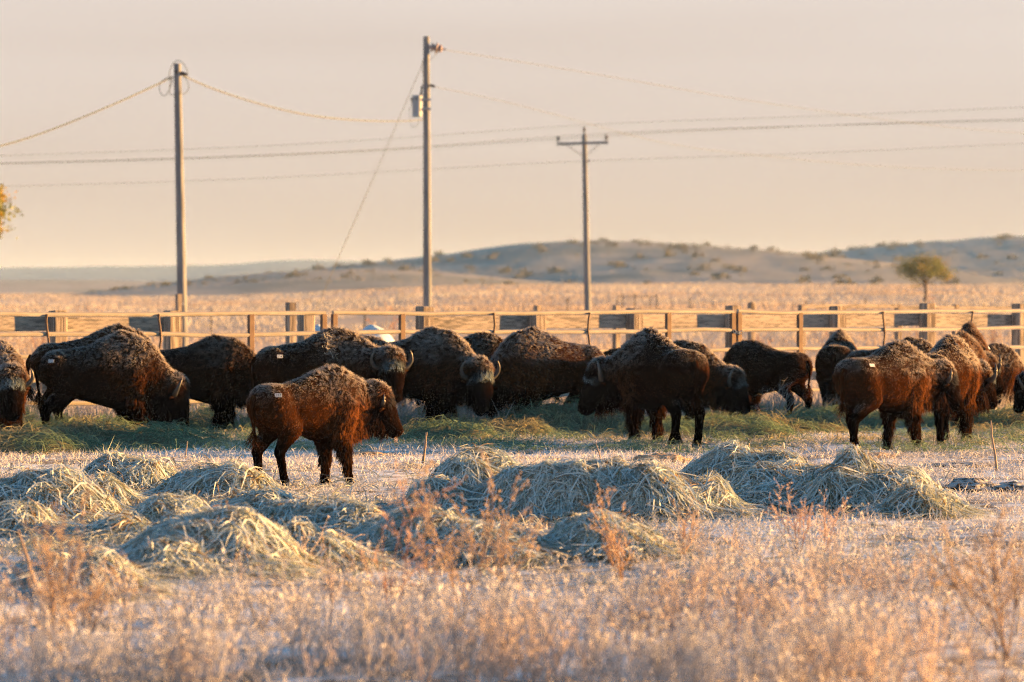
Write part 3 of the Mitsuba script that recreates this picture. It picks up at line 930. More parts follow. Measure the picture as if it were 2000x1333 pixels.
    nn = unit((N[Fq[pick]] * w[:, :, None]).sum(1))
    head, leg, cape, hl, side, up = regions(p)
    clump1 = meshkit.fbm(p * 15.0 + seed, 2, 1)
    swirl = np.stack([meshkit.noise(p * 19.0 + 20 * k + seed, 2 + k) for k in range(3)], -1) - 0.5
    flow = np.stack([-0.55 - 0.2 * (1 - cape), 0 * cape, -0.75 - 0 * cape], -1)
    flow = flow * (1 - head[:, None]) + (f * 0.8 + np.array([0, 0, -0.5]))[None] * head[:, None]
    flow = flow + swirl * (1.2 + 1.5 * cape[:, None] + 0.9 * head[:, None])
    tg = unit(flow - nn * (flow * nn).sum(1, keepdims=True))
    L = 0.045 + 0.018 * cape + 0.0 * leg
    L = np.where(leg > 0.5, 0.022, L)
    crown = (hl < 0.13) & (up > -0.02)
    L = L * (1 - head) + head * np.where(crown, 0.070, 0.038)
    L = np.where(nose_ [0, 0] if False else (np.linalg.norm(p - (muz + f * 0.05), axis=1) < 0.08), 0.004, L)
    beard = (hl > 0.12) & (hl < 0.42) & (up < -0.10)
    dew = (p[:, 0] > 0.35) & (p[:, 2] < 0.72) & (np.abs(p[:, 1]) < 0.16) & (leg < 0.9) & (head < 0.3)
    pant = np.zeros(n, bool)
    for a, b in fronts:
        t = np.clip(((p - a) @ (b - a)) / ((b - a) @ (b - a)), -0.6, 1.0)
        dd = np.linalg.norm(p - (a + t[:, None] * (b - a)), axis=1)
        pant |= (dd < 0.15) & (p[:, 2] > 0.42) & (p[:, 2] < 0.74) & (head < 0.3)
    L = np.where(dew, 0.16 * shag, L)
    L = np.where(pant, 0.12 * shag * r.uniform(0.5, 1.2, n), L)
    L = np.where(beard, 0.20 * shag * r.uniform(0.4, 1.1, n), L)
    hang = (beard | dew | pant)
    L = L * r.uniform(0.65, 1.35, n) * (0.75 + 0.5 * clump1)
    lift = 0.36 + 0.45 * np.clip(nn[:, 2], 0, 1) + 0.26 * cape + 0.35 * (head * crown) + r.normal(0, 0.12, n)
    d0 = unit(tg + nn * np.clip(lift, 0.08, 1.3)[:, None])
    d0 = np.where(hang[:, None], unit(nn * 0.35 + np.array([-0.10, 0, -1.0]) + swirl * 0.5), d0)
    bend = tg * 0.7 - nn * 0.05 + r.normal(0, 0.25, (n, 3))
    bend = np.where(hang[:, None], np.array([0, 0, -0.4]) + swirl * 0.7 + r.normal(0, 0.12, (n, 3)), bend)
    width = np.where(hang, 0.010, 0.0158) * r.uniform(0.6, 1.3, n)
    c0 = coat(p, head, leg, cape) * r.uniform(0.6, 1.25, (n, 1)) * (0.50 + 0.95 * clump1[:, None])
    # hoar frost lies on the hair that faces the sky
    fn1 = meshkit.fbm(p * 4.0 + seed * 7, 3, 40 + seed)
    upf = sstep(0.05, 0.95, nn[:, 2])
    rear = 1 - cape - head
    fa = upf * sstep(0.05, 0.55, fn1) * (1.35 * cape + 0.95 * np.clip(rear, 0, 1)) * frost * (1 - leg)
    fa = fa + cape * frost * 0.30 * sstep(0.35, 0.7, fn1) * sstep(0.9, 1.2, p[:, 2])
    fh = head * headfrost * sstep(-0.1, 0.6, nn[:, 2] + (nn @ u) * 0.3) * sstep(0.25, 0.6, fn1) * (hl < 0.17)
    fa = np.clip((fa + fh) * r.uniform(0.8, 1.05, n), 0, 1)[:, None]
    fa = np.clip(fa + (sstep(0.55, 0.95, nn[:, 2]) * (cape + 0.6 * np.clip(rear, 0, 1)) * (1 - leg) * min(1.0, frost) * 0.5)[:, None], 0, 1)
    fcol = np.where(head[:, None] > 0.5, [0.52, 0.66, 0.72], [0.66, 0.61, 0.57])
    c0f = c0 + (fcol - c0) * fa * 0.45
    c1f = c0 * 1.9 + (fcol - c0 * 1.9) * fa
    base = p - nn * 0.008
    Lc = L[:, None]
    sidev = unit(np.cross(d0, nn + r.normal(0, 0.8, (n, 3))))
    m = base + d0 * Lc * 0.5
    d1 = unit(d0 + bend)
    t = m + d1 * Lc * 0.5
    wv = width[:, None]
    rl = unit(np.cross(d1, r.normal(size=(n, 3))))
    sn0 = unit(nn * 0.5 + unit(np.cross(sidev, d0)) * np.sign((np.cross(sidev, d0) * nn).sum(1, keepdims=True)) * 0.8)
    sn1 = unit(nn * 0.22 + rl * np.sign((rl * nn).sum(1, keepdims=True) + 1e-9) * 0.9)
    hb = Bag()
    g = ~hang
    ng = int(g.sum())
    tt_ = base[g] + unit(d0[g] * 1.0 + d1[g] * 0.6) * Lc[g]
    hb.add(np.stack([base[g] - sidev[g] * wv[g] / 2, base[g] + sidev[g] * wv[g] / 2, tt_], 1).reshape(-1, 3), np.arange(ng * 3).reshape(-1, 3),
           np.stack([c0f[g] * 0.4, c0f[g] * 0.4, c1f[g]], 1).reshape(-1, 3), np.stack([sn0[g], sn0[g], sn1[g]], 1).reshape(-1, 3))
    g = hang
    ng = int(g.sum())
    kk = np.arange(ng)[:, None] * 5
    hb.add(np.stack([base - sidev * wv / 2, base + sidev * wv / 2, m + sidev * wv * 0.45, m - sidev * wv * 0.45, t], 1)[g].reshape(-1, 3),
           np.concatenate([kk + [[0, 1, 2]], kk + [[0, 2, 3]], kk + [[3, 2, 4]]], 1).reshape(-1, 3),
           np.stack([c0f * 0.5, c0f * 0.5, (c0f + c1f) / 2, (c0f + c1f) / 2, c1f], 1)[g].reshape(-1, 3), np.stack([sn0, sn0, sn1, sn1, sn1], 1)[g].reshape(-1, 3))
    VV, FF = hb.mesh()
    CC, NN = hb.color(), np.vstack(hb.n)
    k = part(key, "hair", (world(VV), FF), "fur_bsdf", color=CC, normals=rot(NN, "z", hd))
    labels[k] = {"kind": "stuff"}
    # horns, ears, eyes, hooves, tail
    if horn > 0:
        for s in (1, -1):
            b = Bag()
            l_ = lat_ * s
            hk = 1.08 if horn == 1 else 1.0
            up_ = unit(-f * 0.75 + u * 0.66)
            c = [poll + f * 0.04 + u * 0.03 + l_ * (0.12 + (a - 0.12) * (0.5 + 0.5 * hk)) + up_ * bb * hk for a, bb in ((0.12, 0.0), (0.21, -0.015), (0.275, 0.03), (0.305, 0.10), (0.295, 0.17), (0.265, 0.235))]
            c = np.array(c)
            c = poll + (c - poll) * np.array([1, 1, 1]) if horn == 1 else (poll + f * .04 + l_ * .1) + (c - (poll + f * .04 + l_ * .1)) * horn
            tt = np.linspace(0, 1, 6)
            t2 = np.linspace(0, 1, 12)
            c = np.stack([PI_(tt, c[:, k])(t2) for k in range(3)], 1)
            cols = np.array([0.045, 0.042, 0.040]) + (t2[:, None] ** 2) * np.array([0.07, 0.065, 0.06])
            tube(b, c, (0.048 * (1 - t2) ** 0.75 + 0.003) * (0.6 + 0.4 * horn), 9)
            col = np.vstack([np.repeat(cols, 9, 0), cols[:1], cols[-1:]])
            part(key, "horn", (world(b.mesh()[0]), b.mesh()[1]), "horn_bsdf", smooth=True, color=col)
    for s in (1, -1):
        l_ = lat_ * s
        e0 = poll + f * 0.09 + l_ * 0.14 - u * 0.04
        ed = unit(l_ * 0.9 - f * 0.25 + np.array([0, 0, -0.15]))
        sp = trimesh.creation.icosphere(2, 1.0)
        v = np.array(sp.vertices)
        wv_ = unit(np.cross(ed, f))
        e = e0 + ed * (0.065 + v[:, :1] * 0.085) + wv_ * v[:, 1:2] * 0.040 * (1 - 0.35 * v[:, :1]) + np.cross(ed, wv_) * (v[:, 2:] * 0.016 - 0.02 * (v[:, 1:2] ** 2))
        part(key, "ear", (world(e), np.array(sp.faces)), "skin_bsdf", smooth=True, color=np.broadcast_to(capec * 0.7, (len(e), 3)))
        sp = trimesh.creation.icosphere(2, 0.021)
        part(key, "eye", (world(np.array(sp.vertices) + poll + f * 0.20 + l_ * 0.150 * hs + u * 0.035), np.array(sp.faces)), "eye_bsdf", smooth=True)
    for tpos in hooves:
        b = Bag()
        for s in (-1, 1):
            c = np.array(tpos)
            tube(b, [c + [0.0, 0.027 * s, 0.035], c + [0.02, 0.028 * s, 0.0], c + [0.035, 0.028 * s, -0.042]], [0.033, 0.038, 0.040], 8)
        part(key, "hoof", (world(b.mesh()[0]), b.mesh()[1]), "dark_bsdf", smooth=30)
    b = Bag()
    tp = np.array([[-0.98, 0, 1.16], [-1.045, 0.02 * tail, 1.06], [-1.05, 0.04 * tail, 0.92], [-1.03, 0.06 * tail, 0.78], [-1.01, 0.07 * tail, 0.66]]) * [ln, 1, 1]
    tube(b, tp, [0.045, 0.036, 0.026, 0.02, 0.016], 7)
    cb = np.broadcast_to(rearc * 0.6, (len(b.mesh()[0]), 3))
    tv, tf = b.mesh()
    b2 = Bag()
    b2.add(tv, tf, cb)
    nt = 240
    k_ = r.uniform(0.15, 1, nt) ** 0.7
    q = np.stack([np.interp(k_, np.linspace(0, 1, 5), tp[:, a]) for a in range(3)], 1)
    cc = rearc * r.uniform(0.4, 1.2, (nt, 1))
    blades(b2, q, r.normal(0, 0.35, (nt, 3)) + [0, 0, -1.0], r.normal(0, 0.3, (nt, 3)), 0.05 + 0.20 * (k_ > 0.8), 0.011, cc, cc)
    part(key, "tail", (world(b2.mesh()[0]), b2.mesh()[1]), "fur_bsdf", color=b2.color())
    if tag is not None:      # a numbered paper tag glued on the hip; side: +1 the animal's left, -1 its right
        sd, text, tx, tzv = tag
        cand = np.nonzero((np.abs(V[:, 0] - tx * ln) < 0.04) & (V[:, 1] * sd > 0.02) & (np.abs(V[:, 2] - tzv) < 0.06))[0]
        if len(cand):
            c = cand[np.argmin(np.abs(V[cand, 2] - tzv))]
            pc, pn = V[c], unit(N[c])
            ex = unit(np.cross([0, 0, 1.0], pn)) if True else None
            ey = np.cross(pn, ex)
            pc = pc + pn * 0.058
            v, fq = box_mesh((0.088, 0.052, 0.004), 0.002)
            v[:, :2] *= 1
            M = np.stack([ex, ey, pn], 1)
            part(key, "tag", (world(v @ M.T + pc), fq), "tag_bsdf", label="small white hip tag" + (f" numbered {text}" if text else ""))
            if text:
                tmn = meshkit.text_mesh(text, 0.030, 0.002, True)
                tv = np.array(tmn.vertices)
                tv = tv - [(tv[:, 0].min() + tv[:, 0].max()) / 2, (tv[:, 1].min() + tv[:, 1].max()) / 2, 0]
                put(key + "__tag__number", (world((tv + [0, 0, 0.002]) @ M.T + pc), np.array(tmn.faces)), "ink_bsdf")
    return key, world, poll, f, u, lat_


B = make_bison
B("frosted bison at the photo's left edge facing the camera, head over the hay", (2, 655), 868, 290, -8, -14, 66, (0.1, -0.1, 0.05, -0.1), 1.05, 1, 1.0, 1.3, 0.5, hs=1.1, seed=1)
B("big dark bison with frosted back grazing beside the one at the left edge", (238, 646), 862, 13, -8, -42, 74, (0.12, -0.15, -0.08, 0.25), 1.05, 1.0, 1.15, 0.1, 0.55, tag=(-1, "", -0.86, 1.16), hs=1.1, seed=2, neck_len=1.06)
B("bison of which only the sunlit back shows over the big grazing one", (226, 627), 850, 4, 0, -50, 75, (0, 0, 0, 0), 1, 1, 1.2, 0.2, 0.9, seed=3, density=0.7)
B("dark bison with frost along its spine, between the grazing one and the two tagged ones", (425, 650), 846, 357, -10, -30, 65, (0.05, -0.1, 0.05, -0.12), 1.05, 0.92, 0.45, 0.2, 0.35, seed=4)
B("bison with head hidden in shade, standing directly behind the horned tagged one", (700, 650), 842, 3, -15, -8, 66, (0, 0, 0, 0), 0.95, 0.9, 0.7, 0.7, 0.4, seed=6)
_, w5, *_ = B("horned bison with hip tag 128 and straw on its hump, facing the camera", (655, 640), 856, 15, -86, -6, 66, (0.1, -0.1, 0.05, 0), 1.0, 1.0, 0.95, 1.0, 0.6, tag=(-1, "128", -0.72, 1.17), hs=1.1, seed=5, neck_len=1.1)
B("young sunlit bison with hip tag 133 standing alone in front of the herd", (636, 707), 946, 36, -14, -6, 54, (-0.02, 0.16, -0.02, 0.14), 0.9, 0.78, 0.95, 0.25, 1.15, horn=0.55, shag=0.6, ln=0.82, belly=0.05, hs=1.02, neck_len=0.8, tag=(-1, "133", -0.78, 1.17), tail=-0.6, seed=7)
B("big bison with blue frosted forehead and upright horns lowering its face towards the hay", (848, 632), 842, 338, -42, -24, 68, (0.1, -0.1, 0.1, -0.1), 1.08, 1.0, 0.9, 1.2, 0.5, hs=1.1, seed=8, neck_len=1.05)
B("bison with sunlit brown rump facing away from the frosted-forehead one, head down in the hay", (1040, 632), 838, 207, -4, -38, 74, (0.1, -0.1, 0.05, -0.1), 1.12, 1.0, 1.0, 0.3, 1.05, seed=9)
B("bison of which only a small frosted hump shows between two larger backs", (938, 641), 828, 2, 0, -30, 70, (0, 0, 0, 0), 1, 0.95, 0.8, 0.3, 0.6, seed=21, density=0.6)
B("big bison seen from behind with a frosted head turned in profile over the green hay", (1268, 634), 866, 119, 62, -20, 60, (0.06, -0.06, 0.05, -0.1), 1.1, 1.0, 0.9, 1.4, 0.45, belly=0.6, hs=1.1, seed=10, neck_len=1.0)
B("bison with one thin horn and golden face looking out behind the big turned one", (1335, 655), 838, 352, -14, -26, 62, (0, 0, 0, 0), 1.0, 0.95, 0.9, 0.6, 0.8, hs=1.1, seed=11, neck_len=1.05)
B("bison of which only a dark brown back shows behind the profile head", (1215, 668), 834, 5, 0, -30, 70, (0, 0, 0, 0), 1, 0.9, 0.1, 0.1, 0.4, seed=22, density=0.6)
B("small dark round-backed bison seen from the rear behind the frosted grey weed", (1472, 662), 829, 140, 0, -40, 72, (0.1, -0.12, 0, 0), 1.06, 0.8, 0.35, 0.2, 0.4, belly=0.4, seed=12)
B("bison seen from straight behind with one flank sunlit, near the fence upright", (1640, 638), 818, 80, 0, -36, 70, (0.05, -0.05, 0, 0), 1.05, 1, 0.9, 0.3, 0.8, tag=(-1, "", -0.72, 1.2), seed=13)
B("bison of which only the lit back shows over the woolly frosted young one", (1775, 655), 822, 10, 0, -34, 70, (0, 0, 0, 0), 1, 0.9, 1.4, 0.3, 0.8, seed=19, density=0.7)
B("small sunlit bison grazing behind the row of rumps, its face hidden in shade", (1945, 664), 815, 30, -10, -42, 76, (0, 0, 0, 0), 1, 0.92, 1.3, 0.2, 0.95, seed=18, density=0.8)
B("tallest bison of the rear row with a high ridged back and a lit hip tag", (1893, 624), 818, 82, -20, -30, 70, (0.05, -0.05, 0, 0), 1.0, 1.05, 0.3, 0.3, 0.9, tag=(-1, "", -0.72, 1.2), seed=17)
B("bison with black upturned horn peering past the one with the bright tag", (1880, 646), 838, 68, -34, -14, 52, (0, 0, 0.05, 0), 0.95, 0.98, 0.5, 0.5, 0.9, seed=16)
B("sunlit bison seen from behind with a bright hip tag and shaggy dark forelegs", (1858, 650), 868, 64, -26, -18, 56, (-0.05, 0.08, 0, 0.1), 1.0, 1.0, 1.35, 0.6, 0.95, tag=(-1, "", -0.80, 1.14), belly=0.4, seed=15)
B("woolly young bison with frosted reddish back walking away in front of the row of rumps", (1750, 660), 879, 44, -26, -10, 58, (0.20, -0.18, -0.12, 0.16), 1.05, 0.85, 1.7, 0.6, 1.0, horn=0.7, shag=0.7, ln=0.84, belly=0.3, tag=(-1, "", -0.78, 1.2), tail=0.4, seed=14)
B("dark bison cut off by the photo's right edge", (2085, 668), 838, 165, 0, -36, 70, (0, 0, 0, 0), 1, 1, 0.4, 0.4, 0.5, seed=20)
ky = thing("straw_wisp", "pale tangle of dry straw lying on the hump of the horned tagged bison", "straw")
bag = Bag()
n = 70
q = np.stack([0.10 + rng.normal(0, 0.05, n) + 0.06 * np.linspace(0, 1, n), -0.20 - 0.13 * np.linspace(0, 1, n), 1.53 - 0.36 * np.linspace(0, 1, n) ** 1.3], -1) + rng.normal(0, 0.012, (n, 3))
cc = np.array([0.62, 0.58, 0.52]) * rng.uniform(0.7, 1.1, (n, 1))
blades(bag, w5(q), rng.normal(0, 0.6, (n, 3)) + [0, -0.3, -0.5], rng.normal(0, 0.9, (n, 3)), 0.10 * rng.uniform(0.5, 1.4, n), 0.009, cc * 0.8, cc)
put(ky + "__strands", bag.mesh(), "hay_bsdf", color=bag.color())
labels[ky + "__strands"] = {"kind": "stuff"}
# ------------------------------------------------------------------ pipe fence
FA, FB = np.array([-7.77, 58.3]), np.array([9.33, 70.0])
FD = (FB - FA) / np.linalg.norm(FB - FA)
FN = np.array([FD[1], -FD[0]])                 # towards the camera side


def on_line(px, A, d):
    """Distance along the line A + t d at which it shows in photo column px."""
    k = (px - 1000) / F
    return (k * A[1] - A[0]) / (d[0] - k * d[1])


def fp(t, z, off=0.0, A=FA):
    q = A + FD * t + FN * off
    return np.array([q[0], q[1], z])


RAILS = (1.80, 1.485, 1.15, 0.80, 0.44)


def rail_panel(label, px0, px1, posts, stays, seed):
    key = thing("pipe_fence", label, "fence", "welded pipe fence panels behind the herd")
    r = np.random.default_rng(seed)
    t0, t1 = on_line(px0, FA, FD), on_line(px1, FA, FD)
    for z in RAILS:
        b = Bag()
        ts = np.linspace(t0 + 0.02, t1 - 0.02, 14)
        tube(b, [fp(t, z + 0.012 * math.sin(t * 0.9 + z * 5) + r.normal(0, 0.006)) for t in ts], 0.037, 12)
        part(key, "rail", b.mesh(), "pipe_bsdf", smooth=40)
    for px in posts:
        t = on_line(px, FA, FD)
        v, f = box_mesh((0.095, 0.075, 1.80), 0.008)
        a = math.atan2(FD[1], FD[0])
        v = rot(v, "z", a) + fp(t, 0.89, 0.0)
        part(key, "upright", (v, f), "rust_bsdf")
    for px in stays:
        t = on_line(px, FA, FD)
        b = Bag()
        zs = np.linspace(0.25, 1.80, 16)
        tube(b, [fp(t + 0.020 * math.sin(z * 9 + px), z, 0.052 if i % 2 else 0.046) for i, z in enumerate(zs)], 0.020, 6)
        part(key, "stay", b.mesh(), "rust_bsdf", smooth=True)
    return key


rail_panel("pipe fence panel reaching in from the photo's left edge", -420, 637, (-190, 490, 632), (90, 309, -60), 1)
rail_panel("long middle pipe fence panel between the two hinged joints", 648, 1434, (653, 785, 1305, 1431), (961, 1147), 2)
rail_panel("pipe fence panel running from the chained joint past the photo's right edge", 1439, 2420, (1443, 1562, 2150), (1723, 1895), 3)
ck = thing("latch_chain", "short chain wound round the fence joint behind the turned bison", "chain")
for i in range(7):
    a = i / 7 * 2 * np.pi
    t = on_line(1437, FA, FD)
    c = fp(t + 0.07 * math.cos(a), 1.45 + 0.02 * math.sin(2 * a), 0.07 + 0.05 * math.sin(a))
    tor = trimesh.creation.torus(0.028, 0.008, 10, 6)
    v = np.array(tor.vertices)
    v = rot(v if i % 2 else v[:, [0, 2, 1]] * [1, -1, 1], "z", a)
    part(ck, "link", (v + c, np.array(tor.faces)), "steel_bsdf", smooth=True)

# ------------------------------------------------------------------ timber fence behind it
TA = FA + np.array([0, 6.5])


def timber_post(px, ztop, w, label, A=TA, holder=None, dx=0.0):
    t = on_line(px, A, FD)
    hgt = ztop + 0.1
    v, f = box_mesh((w, w, hgt), 0.02, 0.006, int(px) % 97)
    v = rot(v, "z", math.atan2(FD[1], FD[0]) + dx) + fp(t, hgt / 2 - 0.1, w / 2, A)
    return part(holder, "post", (v, f), "post_bsdf")


tf = thing("timber_fence", "weathered timber fence of thick square posts and wide planks behind the pipe panels", "fence")
tposts = [-330, -120, 106, 330, 590, 822, 1042, 1232, 1424, 1628, 1803, 1984, 2170]
for i, px in enumerate(tposts):
    timber_post(px, (1.86, 1.84, 1.83, 1.83, 1.80, 1.89, 1.80, 1.85, 1.90, 1.88, 1.93, 1.92, 1.9)[i], 0.245, "", TA, tf, (0.03, -0.02, 0.04, 0, -0.03, 0.05, 0, 0.02, -0.04, 0.02, 0.0, 0.03, 0)[i])
for i in range(len(tposts) - 1):
    a, b_ = on_line(tposts[i], TA, FD), on_line(tposts[i + 1], TA, FD)
    for lev, (z0, hh) in enumerate(((1.60, 0.27), (0.55, 0.24))):
        if tposts[i] in (330, 590) and lev == 0:      # the gap over which the plain shows
            continue
        v, f = box_mesh((b_ - a - 0.01, 0.045, hh), 0.006, 0.003, i + 3 * lev)
        sag = 0.02 * math.sin(i * 2.3 + lev)
        v[:, 2] += v[:, 0] * 0.012 * math.sin(i * 1.7 + lev)
        v = rot(v, "z", math.atan2(FD[1], FD[0])) + fp((a + b_) / 2, z0 + sag, -0.03 - 0.002 * (i % 2), TA)
        part(tf, "plank", (v, f), "timber_bsdf")

ff = thing("plank_fence", "far thin plank rail on short posts standing behind the timber fence", "fence")
QA = FA + np.array([0, 30.0])
for px in (1046, 1200, 1464, 1562, 1750, 1862, 1990):
    timber_post(px, 1.84 if px not in (1464,) else 1.9, 0.16, "", QA, ff)
for p0, p1, z in ((1562, 1750, 1.80), (1750, 1862, 1.76), (1200, 1464, 1.70), (1862, 1990, 1.74)):
    a, b_ = on_line(p0, QA, FD), on_line(p1, QA, FD)
    v, f = box_mesh((b_ - a - 0.03, 0.05, 0.10), 0.006, 0.002, p0)
    part(ff, "plank", (rot(v, "z", math.atan2(FD[1], FD[0])) + fp((a + b_) / 2, z, 0.12, QA), f), "timber_bsdf")

# tall grey gate post and the meter post by the pole
for px, D, zt, w, lab in ((568, 74, 1.98, 0.17, "single grey gate post taller than the timber fence, beside the yellow guy guard"), (349, 118, 2.12, 0.16, "short grey post leaning against the foot of the nearest utility pole")):
    k = thing("fence_post", lab, "post")
    p = at(px, HOR, D)
    v, f = box_mesh((w, w, zt), 0.015, 0.004, px)
    put(k, (rot(v, "z", 0.55) + [p[0], p[1], zt / 2 + float(ground_z(p[0], p[1]))], f), "post_bsdf")

# small far pen of thin rods
pen = thing("wire_gate", "small thin wire gate standing alone far out on the plain", "gate")
for px in (1205, 1216, 1240, 1270, 1283):
    b = Bag()
    g = at(px, HOR, 210)
    g[2] = float(ground_z(g[0], 210)) - 0.1
    tube(b, [g, [g[0], g[1], g[2] + (1.75 if px in (1216, 1240, 1283) else 1.5)]], 0.035, 6)
    part(pen, "upright", b.mesh(), "dark_bsdf")
b = Bag()
g0, g1 = at(1205, HOR, 210), at(1283, HOR, 210)
zz = float(ground_z(g0[0], 210)) + 1.5
tube(b, [[g0[0], 210, zz], [g1[0], 210, zz]], 0.022, 6)
part(pen, "rail", b.mesh(), "dark_bsdf")

POST_WORDS = ["thin dark post on the prairie left of the tallest pole, above the pale bundle", "thin dark post on the prairie above the joint between the first two pipe fences",
              "thin dark post on the prairie right of the far wire gate", "thin dark post on the prairie just right of the chained pipe fence joint",
              "thin dark post on the prairie above the bison seen from straight behind", "thin dark post on the prairie left of the lone round-topped tree",
              "thin dark post on the prairie right of the lone tree, the rightmost but farther one", "thin dark post on the prairie right of the leftmost utility pole",
              "thin dark post on the prairie just left of the crossarm pole", "thin dark post on the prairie right of the lone tree, the nearer and taller one"]
for i, px in enumerate((712, 652, 1347, 1574, 1640, 1690, 1920, 412, 1108, 1900)):
    D = (180, 150, 240, 220, 160, 250, 200, 190, 230, 150)[i]
    k = thing("wire_fence_post", POST_WORDS[i], "post", "thin posts out on the prairie")
    g = at(px, HOR, D)
    g[2] = float(ground_z(g[0], D)) - 0.1
    b = Bag()
    tube(b, [g, [g[0] + 0.02, g[1], g[2] + 1.35]], 0.045, 6)
    put(k, b.mesh(), "dark_bsdf")

# pale tarp bundles on the ground behind the fences
for i, (px, py, D, L, hh) in enumerate(((727, 645, 82, 0.60, 0.16), (622, 643, 84, 0.36, 0.18))):
    k = thing("tarp_bundle", ("pale blue plastic bundle lying behind the fence, the larger rounded one", "pale blue plastic bundle half hidden behind the joint of the fence")[i], "bundle")
    sp = trimesh.creation.icosphere(4, 1.0)
    v = np.array(sp.vertices)
    c = at(px, py, D)
    top = c[2] + hh * 0.45
    v = v * [L, 0.5, top / 2] * (1 + 0.22 * (meshkit.fbm(v * 2.2 + i * 5, 3, 4)[:, None] - 0.5))
    put(k, (v + [c[0], c[1], top / 2], np.array(sp.faces)), "tarp_bsdf", smooth=True)

# ------------------------------------------------------------------ utility poles and lines


def pole_pts(pxt, pyt, pxb, D):
    t, b_ = at(pxt, pyt, D), at(pxb, HOR, D)
    b_[2] = float(ground_z(b_[0], D)) - 0.3
    s = np.linspace(0, 1, 14)
    return b_ + (t - b_) * s[:, None]


def make_pole(label, pxt, pyt, pxb, D, r0, r1):
    key = thing("utility_pole", label, "utility pole", "wooden utility poles on the plain")
    b = Bag()
    p = pole_pts(pxt, pyt, pxb, D)
    tube(b, p, np.linspace(r0, r1, 14), 16)
    part(key, "pole", b.mesh(), "pole_bsdf", smooth=40)
    return key, p


def bead(key, name, prof, c, axis=(0, 0, 1), bsdf="porcelain_bsdf"):
    """A small turned piece: prof = (distance along axis, radius)."""
    b = Bag()
    ax_ = unit(np.array(axis, float))
    tube(b, [np.array(c) + ax_ * h for h, _ in prof], [r_ for _, r_ in prof], 12)
    return part(key, name, b.mesh(), bsdf, smooth=35)


k1, p1 = make_pole("leaning bare utility pole standing leftmost, with looped cables at its top", 347, 125, 358, 121, 0.165, 0.115)
k2, p2 = make_pole("tallest utility pole with a grey transformer can and a guy wire", 833, 72, 835, 141, 0.165, 0.115)
k3, p3 = make_pole("farthest utility pole with a wooden crossarm near its top", 1141, 262, 1149, 179, 0.165, 0.11)


def wire(label, pts, r=0.010, holder=None, bsdf="wire_bsdf", n=40, twist=0.0, group="cables strung between the poles"):
    """A cable through world points, smoothed."""
    from scipy.interpolate import PchipInterpolator as PI_
    pts = np.array(pts)
    s = np.concatenate([[0], np.cumsum(np.linalg.norm(np.diff(pts, axis=0), axis=1))])
    from scipy.interpolate import CubicSpline
    q = CubicSpline(s, pts)(np.linspace(0, s[-1], n)) if len(pts) > 2 else pts
    b = Bag()
    if twist:
        from scipy.interpolate import CubicSpline as CS
        m = n * 6
        q = CubicSpline(s, pts)(np.linspace(0, s[-1], m))
        ph = np.linspace(0, s[-1] / twist * 2 * np.pi, m)
        for a in (0, np.pi):
            tube(b, q + np.stack([0 * ph, np.sin(ph + a) * r, np.cos(ph + a) * r], 1), r, 5)
    else:
        tube(b, q, r, 6)
    if holder:
        return part(holder, label, b.mesh(), bsdf, smooth=True)
    k = thing("power_line", label, "cable", group)
    put(k, b.mesh(), bsdf, smooth=True)
    return k


def W(l):
    return [at(x, y, d) for x, y, d in l]


wire("twisted service cable hanging from the leftmost pole out of the photo's left edge", W([(-260, 330, 112), (0, 286, 115), (90, 258, 116.5), (200, 214, 118), (290, 174, 120), (338, 151, 121)]), 0.021, n=90)
wire("twisted service cable sagging between the leftmost pole and the transformer pole", W([(356, 147, 121), (450, 186, 125), (560, 217, 129), (690, 235, 135), (760, 237.5, 138), (828, 234, 141)]), 0.020, n=90)
wire("upper line sloping down from the top insulator of the tallest pole", W([(868, 98, 141), (1000, 119, 147), (1200, 152, 155), (1400, 187, 164), (1600, 217, 173), (1800, 243, 182), (2000, 261, 191), (2300, 285, 205)]), 0.009, n=90)
wire("lower line sloping down from the side of the tallest pole", W([(852, 171, 141), (1000, 203, 147), (1140, 240, 154), (1300, 280, 162), (1500, 306, 171), (1700, 324, 180), (2000, 334, 194), (2300, 338, 208)]), 0.008, n=90)
wire("topmost line over the tip of the crossarm pole", W([(-200, 312, 168), (0, 305, 170), (400, 291, 173), (800, 269, 176), (1141, 245, 179), (1500, 231, 182), (2000, 210, 186), (2300, 196, 188)]), 0.010, n=90)
wire("line carried by the near insulator of the crossarm", W([(-200, 323, 166), (0, 319, 168), (500, 304, 172), (800, 289, 175), (1090, 267, 178.5), (1500, 249, 182), (2000, 236, 186), (2300, 228, 188)]), 0.012, n=90)
wire("line carried by the far insulator of the crossarm", W([(-200, 326, 169), (0, 321, 171), (500, 306, 174), (800, 291, 177), (1186, 266, 179.5), (1500, 250, 183), (2000, 233, 187), (2300, 224, 189)]), 0.012, n=90)
wire("faint neutral line clipped low on the crossarm pole", W([(-200, 371, 168), (0, 365, 170), (500, 349, 174), (1147, 315, 179), (1500, 303, 182), (2000, 281, 186), (2300, 268, 188)]), 0.009, n=90)

